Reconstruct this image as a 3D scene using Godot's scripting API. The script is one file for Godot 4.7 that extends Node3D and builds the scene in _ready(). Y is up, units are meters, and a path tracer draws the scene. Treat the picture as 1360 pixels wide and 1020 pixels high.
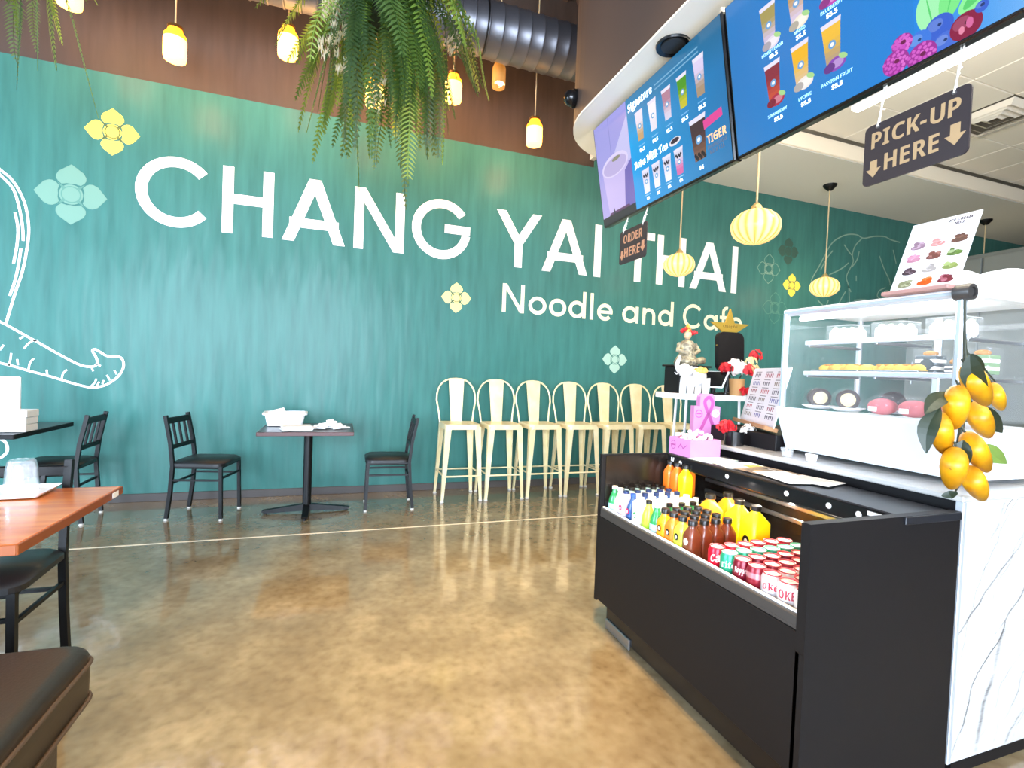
extends Node3D

const F := 655.5            # focal length in pixels of a 1360 x 1020 frame
const EYE := Vector3(0, 1.31, 0)
const WALL := -5.27         # front face of the painted wall
const SPOTS := [[Vector3(0.3, 4.7, -0.9), Vector3(0.25, 0, -1.7), 19.0], [Vector3(0.9, 4.7, -1.6), Vector3(0.75, 0, -2.6), 15.0]]
var CB := Basis.from_euler(Vector3(deg_to_rad(-1.464), deg_to_rad(-19.17), deg_to_rad(2.269)))
var M := {}
var taken := {}
var rng := RandomNumberGenerator.new()
var FONT: Font
var FONT_BOLD: Font
var FONT_SCRIPT: Font

# ------------------------------------------------------------------ geometry collector
class G:
	var v := PackedVector3Array()
	var n := PackedVector3Array()
	var u := PackedVector2Array()

	func tri(a: Vector3, b: Vector3, c: Vector3, na := Vector3.ZERO, nb := Vector3.ZERO, nc := Vector3.ZERO, ua := Vector2.ZERO, ub := Vector2.ZERO, uc := Vector2.ZERO) -> void:
		var f := (b - a).cross(c - a)
		if f.length_squared() < 1e-16:
			return
		f = f.normalized()
		v.append_array([a, c, b])
		n.append_array([f if na == Vector3.ZERO else na, f if nc == Vector3.ZERO else nc, f if nb == Vector3.ZERO else nb])
		u.append_array([ua, uc, ub])

	func quad(a: Vector3, b: Vector3, c: Vector3, d: Vector3) -> void:
		tri(a, b, c, Vector3.ZERO, Vector3.ZERO, Vector3.ZERO, Vector2(0, 1), Vector2(1, 1), Vector2(1, 0))
		tri(a, c, d, Vector3.ZERO, Vector3.ZERO, Vector3.ZERO, Vector2(0, 1), Vector2(1, 0), Vector2(0, 0))

	func box(c: Vector3, s: Vector3, ch := 0.0, xf := Transform3D()) -> void:
		var h := s * 0.5
		ch = minf(ch, minf(h.x, minf(h.y, h.z)) * 0.95)
		for axis in 3:
			var b := (axis + 1) % 3
			var d := (axis + 2) % 3
			for sg in [-1.0, 1.0]:
				var q := []
				for k in [[-1, -1], [1, -1], [1, 1], [-1, 1]]:
					var p := Vector3()
					p[axis] = sg * h[axis]
					p[b] = k[0] * (h[b] - ch)
					p[d] = k[1] * (h[d] - ch)
					q.append(xf * (c + p))
				if sg > 0: quad(q[0], q[1], q[2], q[3])
				else: quad(q[3], q[2], q[1], q[0])
			if ch > 0.0:
				for s1 in [-1.0, 1.0]:
					for s2 in [-1.0, 1.0]:
						var q := []
						for k in [[0, -1], [1, -1], [1, 1], [0, 1]]:
							var p := Vector3()
							p[axis] = k[1] * (h[axis] - ch)
							p[b] = s1 * (h[b] - (ch if k[0] == 0 else 0.0))
							p[d] = s2 * (h[d] - (ch if k[0] == 1 else 0.0))
							q.append(xf * (c + p))
						if s1 * s2 < 0: quad(q[0], q[1], q[2], q[3])
						else: quad(q[3], q[2], q[1], q[0])
		if ch > 0.0:
			for sx in [-1.0, 1.0]:
				for sy in [-1.0, 1.0]:
					for sz in [-1.0, 1.0]:
						var o := c + Vector3(sx * (h.x - ch), sy * (h.y - ch), sz * (h.z - ch))
						var a := xf * (o + Vector3(sx * ch, 0, 0))
						var b := xf * (o + Vector3(0, sy * ch, 0))
						var d := xf * (o + Vector3(0, 0, sz * ch))
						if sx * sy * sz > 0: tri(a, b, d)
						else: tri(a, d, b)

	# tube along points; r is one radius or one per point
	func tube(p: Array, r, sides := 8, closed := false, twist := 0.0, flat := 1.0) -> void:
		var m := p.size()
		var t := []
		for i in m:
			var a: Vector3 = p[(i - 1 + m) % m] if (i > 0 or closed) else p[i]
			var b: Vector3 = p[(i + 1) % m] if (i < m - 1 or closed) else p[i]
			t.append((b - a).normalized())
		var up := Vector3.UP if absf(t[0].y) < 0.9 else Vector3.FORWARD
		var s: Vector3 = t[0].cross(up).normalized()
		var rings := []
		for i in m:
			s = (s - t[i] * s.dot(t[i])).normalized()
			var w: Vector3 = t[i].cross(s)
			var rr: float = r[i] if r is Array else r
			var ring := []
			for k in sides:
				var a := TAU * (k + 0.5) / sides + twist
				ring.append([p[i] + (s * cos(a) + w * sin(a) * flat) * rr, (s * cos(a) + w * sin(a) / flat).normalized()])
			rings.append(ring)
		for i in (m if closed else m - 1):
			var A: Array = rings[i]
			var B: Array = rings[(i + 1) % m]
			for k in sides:
				var k2 := (k + 1) % sides
				if sides > 5:
					tri(A[k][0], A[k2][0], B[k2][0], A[k][1], A[k2][1], B[k2][1])
					tri(A[k][0], B[k2][0], B[k][0], A[k][1], B[k2][1], B[k][1])
				else:
					tri(A[k][0], A[k2][0], B[k2][0])
					tri(A[k][0], B[k2][0], B[k][0])
		if not closed:
			for k in range(1, sides - 1):
				tri(rings[0][0][0], rings[0][k + 1][0], rings[0][k][0])
				tri(rings[m - 1][0][0], rings[m - 1][k][0], rings[m - 1][k + 1][0])

	# profile: [radius, height, (squareness 2..8)] from bottom to top
	func lathe(pr: Array, segs := 20, xf := Transform3D(), rib := 0.0, ribs := 0) -> void:
		var m := pr.size()
		var seg_n := []
		for i in m - 1:
			var d := Vector2(pr[i + 1][0] - pr[i][0], pr[i + 1][1] - pr[i][1])
			seg_n.append(Vector2(d.y, -d.x).normalized())
		for i in m - 1:
			var n0: Vector2 = seg_n[i]
			var n1: Vector2 = seg_n[i]
			if i > 0 and seg_n[i - 1].dot(seg_n[i]) > 0.72: n0 = (seg_n[i - 1] + seg_n[i]).normalized()
			if i < m - 2 and seg_n[i + 1].dot(seg_n[i]) > 0.72: n1 = (seg_n[i + 1] + seg_n[i]).normalized()
			for k in segs:
				var P := []
				var N := []
				var U := []
				for c in [[k, i, n0], [k + 1, i, n0], [k + 1, i + 1, n1], [k, i + 1, n1]]:
					var a: float = TAU * c[0] / segs
					var q: Array = pr[c[1]]
					var cs := cos(a)
					var sn := sin(a)
					var f := 1.0
					var nd := Vector2(cs, sn)
					if q.size() > 2:
						var e: float = q[2]
						f = pow(pow(absf(cs), e) + pow(absf(sn), e), -1.0 / e)
						nd = Vector2(signf(cs) * pow(absf(cs), e - 1.0), signf(sn) * pow(absf(sn), e - 1.0)).normalized()
					if ribs > 0: f *= 1.0 + rib * cos(a * ribs)
					P.append(xf * Vector3(cs * q[0] * f, q[1], -sn * q[0] * f))
					N.append((xf.basis * Vector3(nd.x * c[2].x, c[2].y, -nd.y * c[2].x)).normalized())
					U.append(Vector2(float(c[0]) / segs, 1.0 - float(c[1]) / (m - 1)))
				tri(P[0], P[1], P[2], N[0], N[1], N[2], U[0], U[1], U[2])
				tri(P[0], P[2], P[3], N[0], N[2], N[3], U[0], U[2], U[3])

	func ball(c: Vector3, r: Vector3, segs := 14, xf := Transform3D()) -> void:
		var pr := []
		var k := maxi(5, segs / 2)
		for i in k + 1:
			var a := -PI / 2 + PI * i / k
			pr.append([cos(a), sin(a)])
		lathe(pr, segs, xf * Transform3D(Basis.from_scale(r), c))

	# closed polygon in XY (any winding) pushed along +z by depth
	func prism(poly: PackedVector2Array, depth: float, xf := Transform3D()) -> void:
		if not Geometry2D.is_polygon_clockwise(poly):
			pass
		else:
			poly = poly.duplicate()
			poly.reverse()
		var ids := Geometry2D.triangulate_polygon(poly)
		for i in range(0, ids.size(), 3):
			var a := poly[ids[i]]
			var b := poly[ids[i + 1]]
			var c := poly[ids[i + 2]]
			if (b - a).cross(c - a) < 0:
				var t := b
				b = c
				c = t
			tri(xf * Vector3(a.x, a.y, depth), xf * Vector3(b.x, b.y, depth), xf * Vector3(c.x, c.y, depth))
			if depth > 0.0:
				tri(xf * Vector3(a.x, a.y, 0), xf * Vector3(c.x, c.y, 0), xf * Vector3(b.x, b.y, 0))
		if depth > 0.0:
			for i in poly.size():
				var a := poly[i]
				var b := poly[(i + 1) % poly.size()]
				quad(xf * Vector3(a.x, a.y, 0), xf * Vector3(b.x, b.y, 0), xf * Vector3(b.x, b.y, depth), xf * Vector3(a.x, a.y, depth))

	# flat stroke in XY with mitred joins, facing +z
	func ribbon(p: PackedVector2Array, w: float, z := 0.0, closed := false) -> void:
		var m := p.size()
		var L := []
		var R := []
		for i in m:
			var a := p[(i - 1 + m) % m] if (i > 0 or closed) else p[i]
			var b := p[(i + 1) % m] if (i < m - 1 or closed) else p[i]
			var d0 := (p[i] - a).normalized()
			var d1 := (b - p[i]).normalized()
			if a == p[i]: d0 = d1
			if b == p[i]: d1 = d0
			var nn := Vector2(-(d0 + d1).y, (d0 + d1).x).normalized()
			var k := 0.5 * w / maxf(0.4, nn.dot(Vector2(-d0.y, d0.x)))
			L.append(p[i] + nn * k)
			R.append(p[i] - nn * k)
		for i in (m if closed else m - 1):
			var j := (i + 1) % m
			quad(Vector3(R[i].x, R[i].y, z), Vector3(R[j].x, R[j].y, z), Vector3(L[j].x, L[j].y, z), Vector3(L[i].x, L[i].y, z))

	func rod(a: Vector3, b: Vector3, r: float, sides := 8) -> void:
		tube([a, b], r, sides)

	func mesh() -> ArrayMesh:
		var arr := []
		arr.resize(Mesh.ARRAY_MAX)
		arr[Mesh.ARRAY_VERTEX] = v
		arr[Mesh.ARRAY_NORMAL] = n
		arr[Mesh.ARRAY_TEX_UV] = u
		var m := ArrayMesh.new()
		m.add_surface_from_arrays(Mesh.PRIMITIVE_TRIANGLES, arr)
		return m

# ------------------------------------------------------------------ printed pictures
class Pic:
	var im: Image
	var k := 1.0      # pixels per drawing unit
	func _init(w: int, h: int, c: Color, scale := 1.0) -> void:
		k = scale
		im = Image.create_empty(int(w * k), int(h * k), false, Image.FORMAT_RGB8)
		im.fill(c)
	func grad(x: int, y: int, w: int, h: int, a: Color, b: Color) -> void:
		for i in int(h * k):
			im.fill_rect(Rect2i(int(x * k), int(y * k) + i, int(w * k), 1), a.lerp(b, float(i) / (h * k)))
	func gradx(x: int, y: int, w: int, h: int, a: Color, b: Color) -> void:
		for i in int(w * k):
			im.fill_rect(Rect2i(int(x * k) + i, int(y * k), 1, int(h * k)), a.lerp(b, float(i) / (w * k)))
	func rect(x: float, y: float, w: float, h: float, c: Color) -> void:
		im.fill_rect(Rect2i(int(x * k), int(y * k), maxi(1, int(w * k)), maxi(1, int(h * k))), c)
	func poly(src: Array, c: Color) -> void:
		var p := []
		for q in src: p.append([q[0] * k, q[1] * k])
		var y0 := 1e9
		var y1 := -1e9
		for q in p:
			y0 = minf(y0, q[1])
			y1 = maxf(y1, q[1])
		for y in range(maxi(0, int(y0)), mini(im.get_height() - 1, int(y1)) + 1):
			var xs := []
			for i in p.size():
				var a = p[i]
				var b = p[(i + 1) % p.size()]
				if (a[1] <= y + 0.5) != (b[1] <= y + 0.5):
					xs.append(a[0] + (y + 0.5 - a[1]) / (b[1] - a[1]) * (b[0] - a[0]))
			xs.sort()
			for i in range(0, xs.size() - 1, 2):
				im.fill_rect(Rect2i(int(xs[i]), y, maxi(1, int(xs[i + 1]) - int(xs[i])), 1), c)
	func ell(cx: float, cy: float, rx: float, ry: float, c: Color, turn := 0.0) -> void:
		var p := []
		for i in 22:
			var a := TAU * i / 22
			var q := Vector2(cos(a) * rx, sin(a) * ry).rotated(turn)
			p.append([cx + q.x, cy + q.y])
		poly(p, c)
	func tex() -> ImageTexture:
		return ImageTexture.create_from_image(im)

# ------------------------------------------------------------------ small helpers
func ray(x: float, y: float) -> Vector3: return CB * Vector3((x - 680) / F, -(y - 510) / F, -1)
func pz(x: float, y: float, z: float) -> Vector3:
	var d := ray(x, y)
	return EYE + d * (z / d.z)
func py(x: float, y: float, h: float) -> Vector3:
	var d := ray(x, y)
	return EYE + d * ((h - EYE.y) / d.y)
func W(x: float, y: float) -> Vector2:
	var p := pz(x, y, WALL)
	return Vector2(p.x, p.y)

func mat(c: String, rough := 0.6, metal := 0.0, o := {}) -> StandardMaterial3D:
	var m := StandardMaterial3D.new()
	m.albedo_color = Color(c)
	m.roughness = rough
	m.metallic = metal
	for k in o: m.set(k, o[k])
	return m

func glow(c: String, energy: float, albedo := "ffffff") -> StandardMaterial3D:
	return mat(albedo, 0.4, 0.0, {"emission_enabled": true, "emission": Color(c), "emission_energy_multiplier": energy})

func noise(freq: float, oct := 4, sd := 1, kind := FastNoiseLite.TYPE_SIMPLEX_SMOOTH, ramp: Array = [], size := 512, normal := false, bump := 4.0) -> NoiseTexture2D:
	var f := FastNoiseLite.new()
	f.seed = sd
	f.frequency = freq
	f.noise_type = kind
	f.fractal_octaves = oct
	var t := NoiseTexture2D.new()
	t.width = size
	t.height = size
	t.seamless = true
	t.noise = f
	t.as_normal_map = normal
	t.bump_strength = bump
	if ramp.size():
		var g := Gradient.new()
		var off := PackedFloat32Array()
		var col := PackedColorArray()
		for r in ramp:
			off.append(r[0])
			col.append(Color(r[1]))
		g.offsets = off
		g.colors = col
		t.color_ramp = g
	return t

func tri(m: StandardMaterial3D, scale: Vector3) -> StandardMaterial3D:
	m.uv1_triplanar = true
	m.uv1_world_triplanar = true
	m.uv1_scale = scale
	return m

func numbered(s: String) -> String:
	var k: int = taken.get(s, 0)
	taken[s] = k + 1
	return s if k == 0 else "%s_%03d" % [s, k]

func tag(o: Node3D, label: String, category: String, group := "") -> void:
	o.set_meta("label", label)
	o.set_meta("category", category)
	if group != "": o.set_meta("group", group)

func thing(called: String, label: String, category: String, at := Vector3.ZERO, turn := 0.0, group := "") -> Node3D:
	var o := Node3D.new()
	o.name = numbered(called)
	add_child(o)
	o.position = at
	o.rotation.y = turn
	tag(o, label, category, group)
	return o

func part(called: String, g: G, m: Material, parent: Node3D, at := Vector3.ZERO, rot := Vector3.ZERO) -> MeshInstance3D:
	return put(called, g.mesh(), m, parent, at, rot)

func put(called: String, me: Mesh, m: Material, parent: Node3D, at := Vector3.ZERO, rot := Vector3.ZERO) -> MeshInstance3D:
	var o := MeshInstance3D.new()
	o.name = called
	o.mesh = me
	o.material_override = m
	parent.add_child(o, true)
	o.position = at
	o.rotation = rot
	return o

func single(called: String, g: G, m: Material, label: String, category: String, at := Vector3.ZERO, turn := 0.0, group := "") -> MeshInstance3D:
	var o := put(numbered(called), g.mesh(), m, self, at, Vector3(0, turn, 0))
	tag(o, label, category, group)
	return o

func struct(called: String, g: G, m: Material, parent: Node3D = self) -> MeshInstance3D:
	var o := put(numbered(called) if parent == self else called, g.mesh(), m, parent)
	if parent == self: o.set_meta("kind", "structure")
	return o

func dup(src: Node3D, at: Vector3, turn: float, label: String, group := "") -> Node3D:
	var r: Node3D = src.duplicate()
	r.name = numbered(str(src.name).rstrip("0123456789").trim_suffix("_"))
	add_child(r)
	r.position = at
	r.rotation.y = turn
	r.set_meta("label", label)
	if group != "": r.set_meta("group", group)
	return r

# lettering fitted into a w x h box on the plane of xf (x right, y up, z out)
func text(parent: Node3D, s: String, font: Font, xf: Transform3D, w: float, h: float, m: Material, called := "lettering", depth := 0.001) -> MeshInstance3D:
	var t := TextMesh.new()
	t.text = s
	t.font = font
	t.font_size = 32
	t.pixel_size = 0.01
	t.depth = 0.01
	t.curve_step = 2.0
	var b := t.get_aabb()
	var o := put(called, t, m, parent)
	var sc := Vector3(w / b.size.x, h / b.size.y, depth / 0.01)
	var c := b.position + b.size * 0.5
	o.transform = xf * Transform3D(Basis.from_scale(sc), -c * sc)
	return o

# lettering bent round a can of radius r, centred on angle ang (0 = +z, turning to +x), cap height h at height y
func wrap_text(parent: Node3D, s: String, font: Font, r: float, ang: float, y: float, w: float, h: float, m: Material) -> void:
	var t := TextMesh.new()
	t.text = s
	t.font = font
	t.font_size = 24
	t.pixel_size = 0.01
	t.depth = 0.0
	t.curve_step = 3.0
	var b := t.get_aabb()
	var arr := t.get_mesh_arrays()
	var src: PackedVector3Array = arr[Mesh.ARRAY_VERTEX]
	var nn := PackedVector3Array()
	var vv := PackedVector3Array()
	for p in src:
		var q := (p - b.position) / Vector3(b.size.x, b.size.y, 1) - Vector3(0.5, 0.5, 0)
		var a := ang + q.x * w / r
		vv.append(Vector3(sin(a) * r, y + q.y * h, cos(a) * r))
		nn.append(Vector3(sin(a), 0, cos(a)))
	var na := []
	na.resize(Mesh.ARRAY_MAX)
	na[Mesh.ARRAY_VERTEX] = vv
	na[Mesh.ARRAY_NORMAL] = nn
	na[Mesh.ARRAY_INDEX] = arr[Mesh.ARRAY_INDEX]
	var me := ArrayMesh.new()
	me.add_surface_from_arrays(Mesh.PRIMITIVE_TRIANGLES, na)
	put("lettering", me, m, parent)

func area(called: String, parent: Node3D, xf: Transform3D, size: Vector2, c: String, e: float) -> void:
	var l := AreaLight3D.new()
	l.name = called
	l.area_size = size
	l.light_color = Color(c)
	l.light_energy = e
	l.area_range = 30.0
	l.shadow_enabled = true
	parent.add_child(l, true)
	l.transform = xf

func omni(called: String, parent: Node3D, at: Vector3, c: String, e: float, size := 0.06) -> void:
	var l := OmniLight3D.new()
	l.name = called
	l.light_color = Color(c)
	l.light_energy = e
	l.omni_range = 20.0
	l.omni_attenuation = 2.0
	l.light_size = size
	l.shadow_enabled = true
	parent.add_child(l, true)
	l.position = at

func arc(c: Vector2, rx: float, ry: float, a0: float, a1: float, k := 24) -> PackedVector2Array:
	var p := PackedVector2Array()
	for i in k + 1:
		var a := deg_to_rad(lerpf(a0, a1, float(i) / k))
		p.append(c + Vector2(cos(a) * rx, sin(a) * ry))
	return p

func rounded(w: float, h: float, r: float, k := 5) -> PackedVector2Array:
	var p := PackedVector2Array()
	for q in [[1, 1, 0], [-1, 1, 90], [-1, -1, 180], [1, -1, 270]]:
		p.append_array(arc(Vector2(q[0] * (w / 2 - r), q[1] * (h / 2 - r)), r, r, q[2], q[2] + 90, k))
	return p

func look(x: Vector3, y: Vector3, at: Vector3) -> Transform3D:
	return Transform3D(Basis(x.normalized(), y.normalized(), x.normalized().cross(y.normalized())), at)

# ==================================================================
func _ready() -> void:
	rng.seed = 7
	# ---- camera
	var cam := Camera3D.new()
	cam.name = "camera"
	cam.fov = rad_to_deg(2.0 * atan(510.0 / F))
	cam.near = 0.02
	cam.far = 100.0
	add_child(cam)
	cam.transform = Transform3D(CB, EYE)
	cam.current = true
	# ---- sky, exposure
	var env := Environment.new()
	env.background_mode = Environment.BG_SKY
	var sky := Sky.new()
	var sm := ProceduralSkyMaterial.new()
	sm.sky_top_color = Color("9fc4f0")
	sm.sky_horizon_color = Color("e6f0fa")
	sm.ground_bottom_color = Color("8a8680")
	sm.ground_horizon_color = Color("c8c8c4")
	sm.sky_energy_multiplier = 2.0
	sm.ground_energy_multiplier = 1.5
	sky.sky_material = sm
	env.sky = sky
	env.tonemap_mode = Environment.TONE_MAPPER_LINEAR
	env.tonemap_exposure = 1.27
	env.sdfgi_enabled = true
	env.ssao_enabled = true
	env.ssil_enabled = true
	var we := WorldEnvironment.new()
	we.name = "world"
	we.environment = env
	add_child(we)
	# ---- daylight through the three street windows behind the camera
	for x in [-4.2, -0.6]:
		area("window_daylight", self, Transform3D(Basis(), Vector3(x, 2.0, 4.3)), Vector2(3.0, 3.2), "dcecff", 60.0)
	# ---- and through the window in the left wall
	area("window_daylight", self, Transform3D(Basis(Vector3.UP, -PI / 2), Vector3(-5.9, 1.9, -2.0)), Vector2(2.8, 2.4), "cfe6ff", 34.0)
	# ---- troffers in the kitchen ceiling (meshes in kitchen())
	for p in [Vector3(4.3, 4.015, -1.98), Vector3(4.3, 4.015, 0.42), Vector3(7.3, 4.015, -1.98)]:
		area("ceiling_panel_light", self, Transform3D(Basis(Vector3.RIGHT, -PI / 2), p), Vector2(0.55, 0.55), "fff4e4", 2.0)
	# ---- unseen ceiling spots, added for the warm patches on the floor (bodies built in pendants())
	for q in SPOTS:
		var l := SpotLight3D.new()
		l.name = "added_spot_beam"
		l.light_color = Color("ffd080")
		l.light_energy = q[2]
		l.spot_angle = 24.0
		l.spot_angle_attenuation = 1.0
		l.spot_range = 14.0
		l.spot_attenuation = 2.0
		l.light_size = 0.05
		l.shadow_enabled = true
		add_child(l, true)
		l.look_at_from_position(q[0], q[1], Vector3.BACK)
	var sf := SystemFont.new()
	sf.font_names = PackedStringArray(["Droid Sans"])
	FONT = sf
	var sb := SystemFont.new()
	sb.font_names = PackedStringArray(["Droid Sans"])
	sb.font_weight = 700
	FONT_BOLD = sb
	var fs := FontVariation.new()
	var se := SystemFont.new()
	se.font_names = PackedStringArray(["Droid Serif"])
	se.font_weight = 700
	fs.base_font = se
	fs.variation_transform = Transform2D(Vector2(1, 0), Vector2(0.32, 1), Vector2.ZERO)
	FONT_SCRIPT = fs
	materials()
	room()
	mural()
	ceiling_parts()
	seating()
	kitchen()
	cooler()
	counter()
	cake_case()
	mangoes()
	register()
	screens()
	pendants()
	ferns()

func materials() -> void:
	var streak := noise(0.012, 3, 5, FastNoiseLite.TYPE_SIMPLEX_SMOOTH, [], 512, true, 5.0)
	var fine := noise(0.06, 3, 8, FastNoiseLite.TYPE_SIMPLEX_SMOOTH, [], 512, true, 2.0)
	var paint := noise(0.02, 5, 3, FastNoiseLite.TYPE_SIMPLEX_SMOOTH, [[0.0, "dcdcdc"], [0.5, "f0f0f0"], [1.0, "ffffff"]], 512)
	M.green = tri(mat("437c75", 0.3, 0.0, {"albedo_texture": paint, "normal_enabled": true, "normal_texture": streak, "normal_scale": 0.2, "metallic_specular": 0.3}), Vector3(0.9, 0.10, 0.9))
	M.brown_wall = tri(mat("4c4039", 0.45, 0.0, {"albedo_texture": paint, "normal_enabled": true, "normal_texture": streak, "normal_scale": 0.25}), Vector3(0.9, 0.12, 0.9))
	M.brown_bulk = mat("4a3b34", 0.6)
	M.base = mat("4a4542", 0.55)
	var fl := noise(0.008, 6, 11, FastNoiseLite.TYPE_SIMPLEX_SMOOTH, [[0.0, "847459"], [0.35, "8e7e62"], [0.55, "95866a"], [0.75, "9e8f72"], [1.0, "ae9f80"]], 1024)
	var fl_r := noise(0.012, 4, 17, FastNoiseLite.TYPE_SIMPLEX_SMOOTH, [[0.0, "141414"], [0.5, "222222"], [1.0, "3c3c3c"]], 512)
	M.floor = tri(mat("ffffff", 1.0, 0.0, {"albedo_texture": fl, "roughness_texture": fl_r, "normal_enabled": true, "normal_texture": fine, "normal_scale": 0.07, "metallic_specular": 0.65}), Vector3(0.3, 0.3, 0.3))
	var spk := noise(0.09, 3, 23, FastNoiseLite.TYPE_SIMPLEX_SMOOTH, [[0.0, "ccc5ba"], [0.3, "e6e2da"], [0.6, "f2f0ec"], [1.0, "ffffff"]], 512)
	M.floor.clearcoat_enabled = true
	M.floor.clearcoat = 0.5
	M.floor.clearcoat_roughness = 0.07
	M.floor.detail_enabled = true
	M.floor.detail_blend_mode = BaseMaterial3D.BLEND_MODE_MUL
	M.floor.detail_albedo = spk
	M.glint_joint = mat("efe0c4", 0.3)  # floor joint, its pale colour standing for the glint along it
	M.deck = mat("5b4a42", 0.6, 0.2)
	M.duct = mat("6a6a70", 0.38, 0.75)
	M.white_ceiling = tri(mat("d6d6d0", 0.85, 0.0, {"normal_enabled": true, "normal_texture": fine, "normal_scale": 0.3}), Vector3(0.8, 0.8, 0.8))
	M.soffit = mat("f6ecd8", 0.6)
	M.tile = mat("ebe6da", 0.85)
	M.white_paint = mat("fffdf6", 0.6)
	M.letters = mat("fdfcf8", 0.5)
	M.cream_letters = mat("f3ecc8", 0.5)
	M.line_cream = mat("eff2e0", 0.5)
	M.line_faint = mat("84a392", 0.5)
	M.yellow_flower = mat("f2dc58", 0.5)
	M.yellow_pale = mat("efe48e", 0.5)
	M.mint_flower = mat("6a9685", 0.5)
	M.white_flower = mat("a9cdbd", 0.5)
	M.dark_flower = mat("35564c", 0.5)
	M.flower_line = mat("4c5c2c", 0.5)
	M.mint_line = mat("4f8577", 0.5)
	M.black_metal = mat("08090a", 0.45, 0.0, {"metallic_specular": 0.4})
	M.black_seat = mat("0d0e0f", 0.45, 0.0, {"clearcoat_enabled": true, "clearcoat": 0.25})
	M.glide = mat("cfcac0", 0.5)
	var gold_n := noise(0.03, 4, 31, FastNoiseLite.TYPE_SIMPLEX_SMOOTH, [[0.0, "efe4c0"], [0.5, "f7eed2"], [1.0, "fffaf0"]], 256)
	M.stool = tri(mat("fbf3d9", 0.3, 0.15, {"albedo_texture": gold_n}), Vector3(0.7, 0.7, 0.7))
	var wood := noise(0.02, 5, 41, FastNoiseLite.TYPE_SIMPLEX_SMOOTH, [[0.0, "c26022"], [0.4, "d6742a"], [0.65, "e28232"], [1.0, "ee9a48"]], 512)
	M.wood = tri(mat("ffffff", 0.25, 0.0, {"albedo_texture": wood, "clearcoat_enabled": true, "clearcoat": 0.5, "clearcoat_roughness": 0.12}), Vector3(0.22, 1.2, 1.6))
	M.wood_edge = mat("8e4a22", 0.35)
	M.dark_table = mat("2a1a18", 0.3, 0.0, {"clearcoat_enabled": true, "clearcoat": 0.4})
	M.red_edge = mat("4a2420", 0.4)
	var lea := noise(0.05, 4, 51, FastNoiseLite.TYPE_CELLULAR, [], 512, true, 3.0)
	M.leather = tri(mat("2f2620", 0.4, 0.0, {"normal_enabled": true, "normal_texture": lea, "normal_scale": 0.25}), Vector3(4, 4, 4))
	M.leather_welt = mat("4a3c33", 0.42)
	M.black_body = mat("141213", 0.5, 0.0, {"metallic_specular": 0.35})
	M.black_gloss = mat("121214", 0.22)
	M.black_top = mat("1d1f24", 0.35)
	M.steel = mat("9a9a9c", 0.28, 0.85)
	M.grey_strip = mat("4e4c4b", 0.4, 0.5)
	M.inner = mat("241e1a", 0.2, 0.3)
	M.white_dot = mat("f4f4f0", 0.5)
	M.marble = mat("ffffff", 0.22, 0.0, {"albedo_texture": marble_picture()})
	M.white_plastic = mat("f6f7f8", 0.3)
	M.white_soft = mat("f4f4f2", 0.7)
	M.case_white = mat("e8eef4", 0.25)
	M.alu = mat("d3d8de", 0.25, 0.5)
	M.glass = mat("eef6f8", 0.03, 0.0, {"metallic_specular": 0.22, "transparency": BaseMaterial3D.TRANSPARENCY_ALPHA})
	M.glass.albedo_color.a = 0.03
	M.wrap = mat("f4f6f8", 0.06, 0.0, {"metallic_specular": 0.2, "transparency": BaseMaterial3D.TRANSPARENCY_ALPHA})
	M.wrap.albedo_color.a = 0.03
	M.tumbler = mat("f4f8fa", 0.08, 0.0, {"transparency": BaseMaterial3D.TRANSPARENCY_ALPHA})
	M.tumbler.albedo_color.a = 0.14
	M.led = glow("f2f8ff", 6.0)
	M.led_warm = glow("fff2d8", 5.0)
	M.gold_ink = mat("a98c66", 0.5)
	M.orange_ink = mat("b98462", 0.5)
	M.sign_black = mat("2a2225", 0.5)
	M.string = mat("f2eee4", 0.7)
	M.cord = mat("c9b48c", 0.6)
	M.black_cord = mat("20201e", 0.6)
	M.leaf = [mat("22381a", 0.55, 0.0, {"backlight_enabled": true, "backlight": Color("6a8a2a")}), mat("365024", 0.55, 0.0, {"backlight_enabled": true, "backlight": Color("86a030")}), mat("6d8a3a", 0.55, 0.0, {"backlight_enabled": true, "backlight": Color("b0bc40")})]
	M.blossom = mat("fbf6ea", 0.6, 0.0, {"backlight_enabled": true, "backlight": Color("fff0d0")})
	var mg := noise(0.012, 3, 71, FastNoiseLite.TYPE_SIMPLEX_SMOOTH, [[0.0, "b9780a"], [0.4, "d9970c"], [0.7, "e2a612"], [1.0, "d97f14"]], 256)
	M.mango = mat("ffffff", 0.42, 0.0, {"albedo_texture": mg, "uv1_triplanar": true, "uv1_world_triplanar": true, "uv1_scale": Vector3(4, 4, 4)})
	M.mango_leaf = [mat("1f2b1a", 0.5), mat("6f8a3c", 0.5)]
	M.stem = mat("2c3020", 0.6)
	M.jar = glow("ffb84a", 6.0, "ffe0a0")
	M.jar_rim = glow("ff9a1e", 2.6, "e8a030")
	M.jar_off = mat("9a7a4a", 0.15, 0.0, {"emission_enabled": true, "emission": Color("ffa040"), "emission_energy_multiplier": 0.35})  # unlit jar, faint emission stands in for warm reflections on it
	M.globe = mat("f0dca8", 0.25, 0.0, {"emission_enabled": true, "emission": Color("ffe2a4"), "emission_energy_multiplier": 0.85, "emission_operator": BaseMaterial3D.EMISSION_OP_MULTIPLY, "emission_texture": rib_picture(), "albedo_texture": rib_picture()})
	M.pink = mat("cf86bf", 0.5)
	M.pink_dark = mat("a8488f", 0.5)
	M.red_petal = mat("c41422", 0.6)
	M.red_deep = mat("a80f1c", 0.6)
	M.petal_white = mat("f7f2ea", 0.65)
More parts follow.
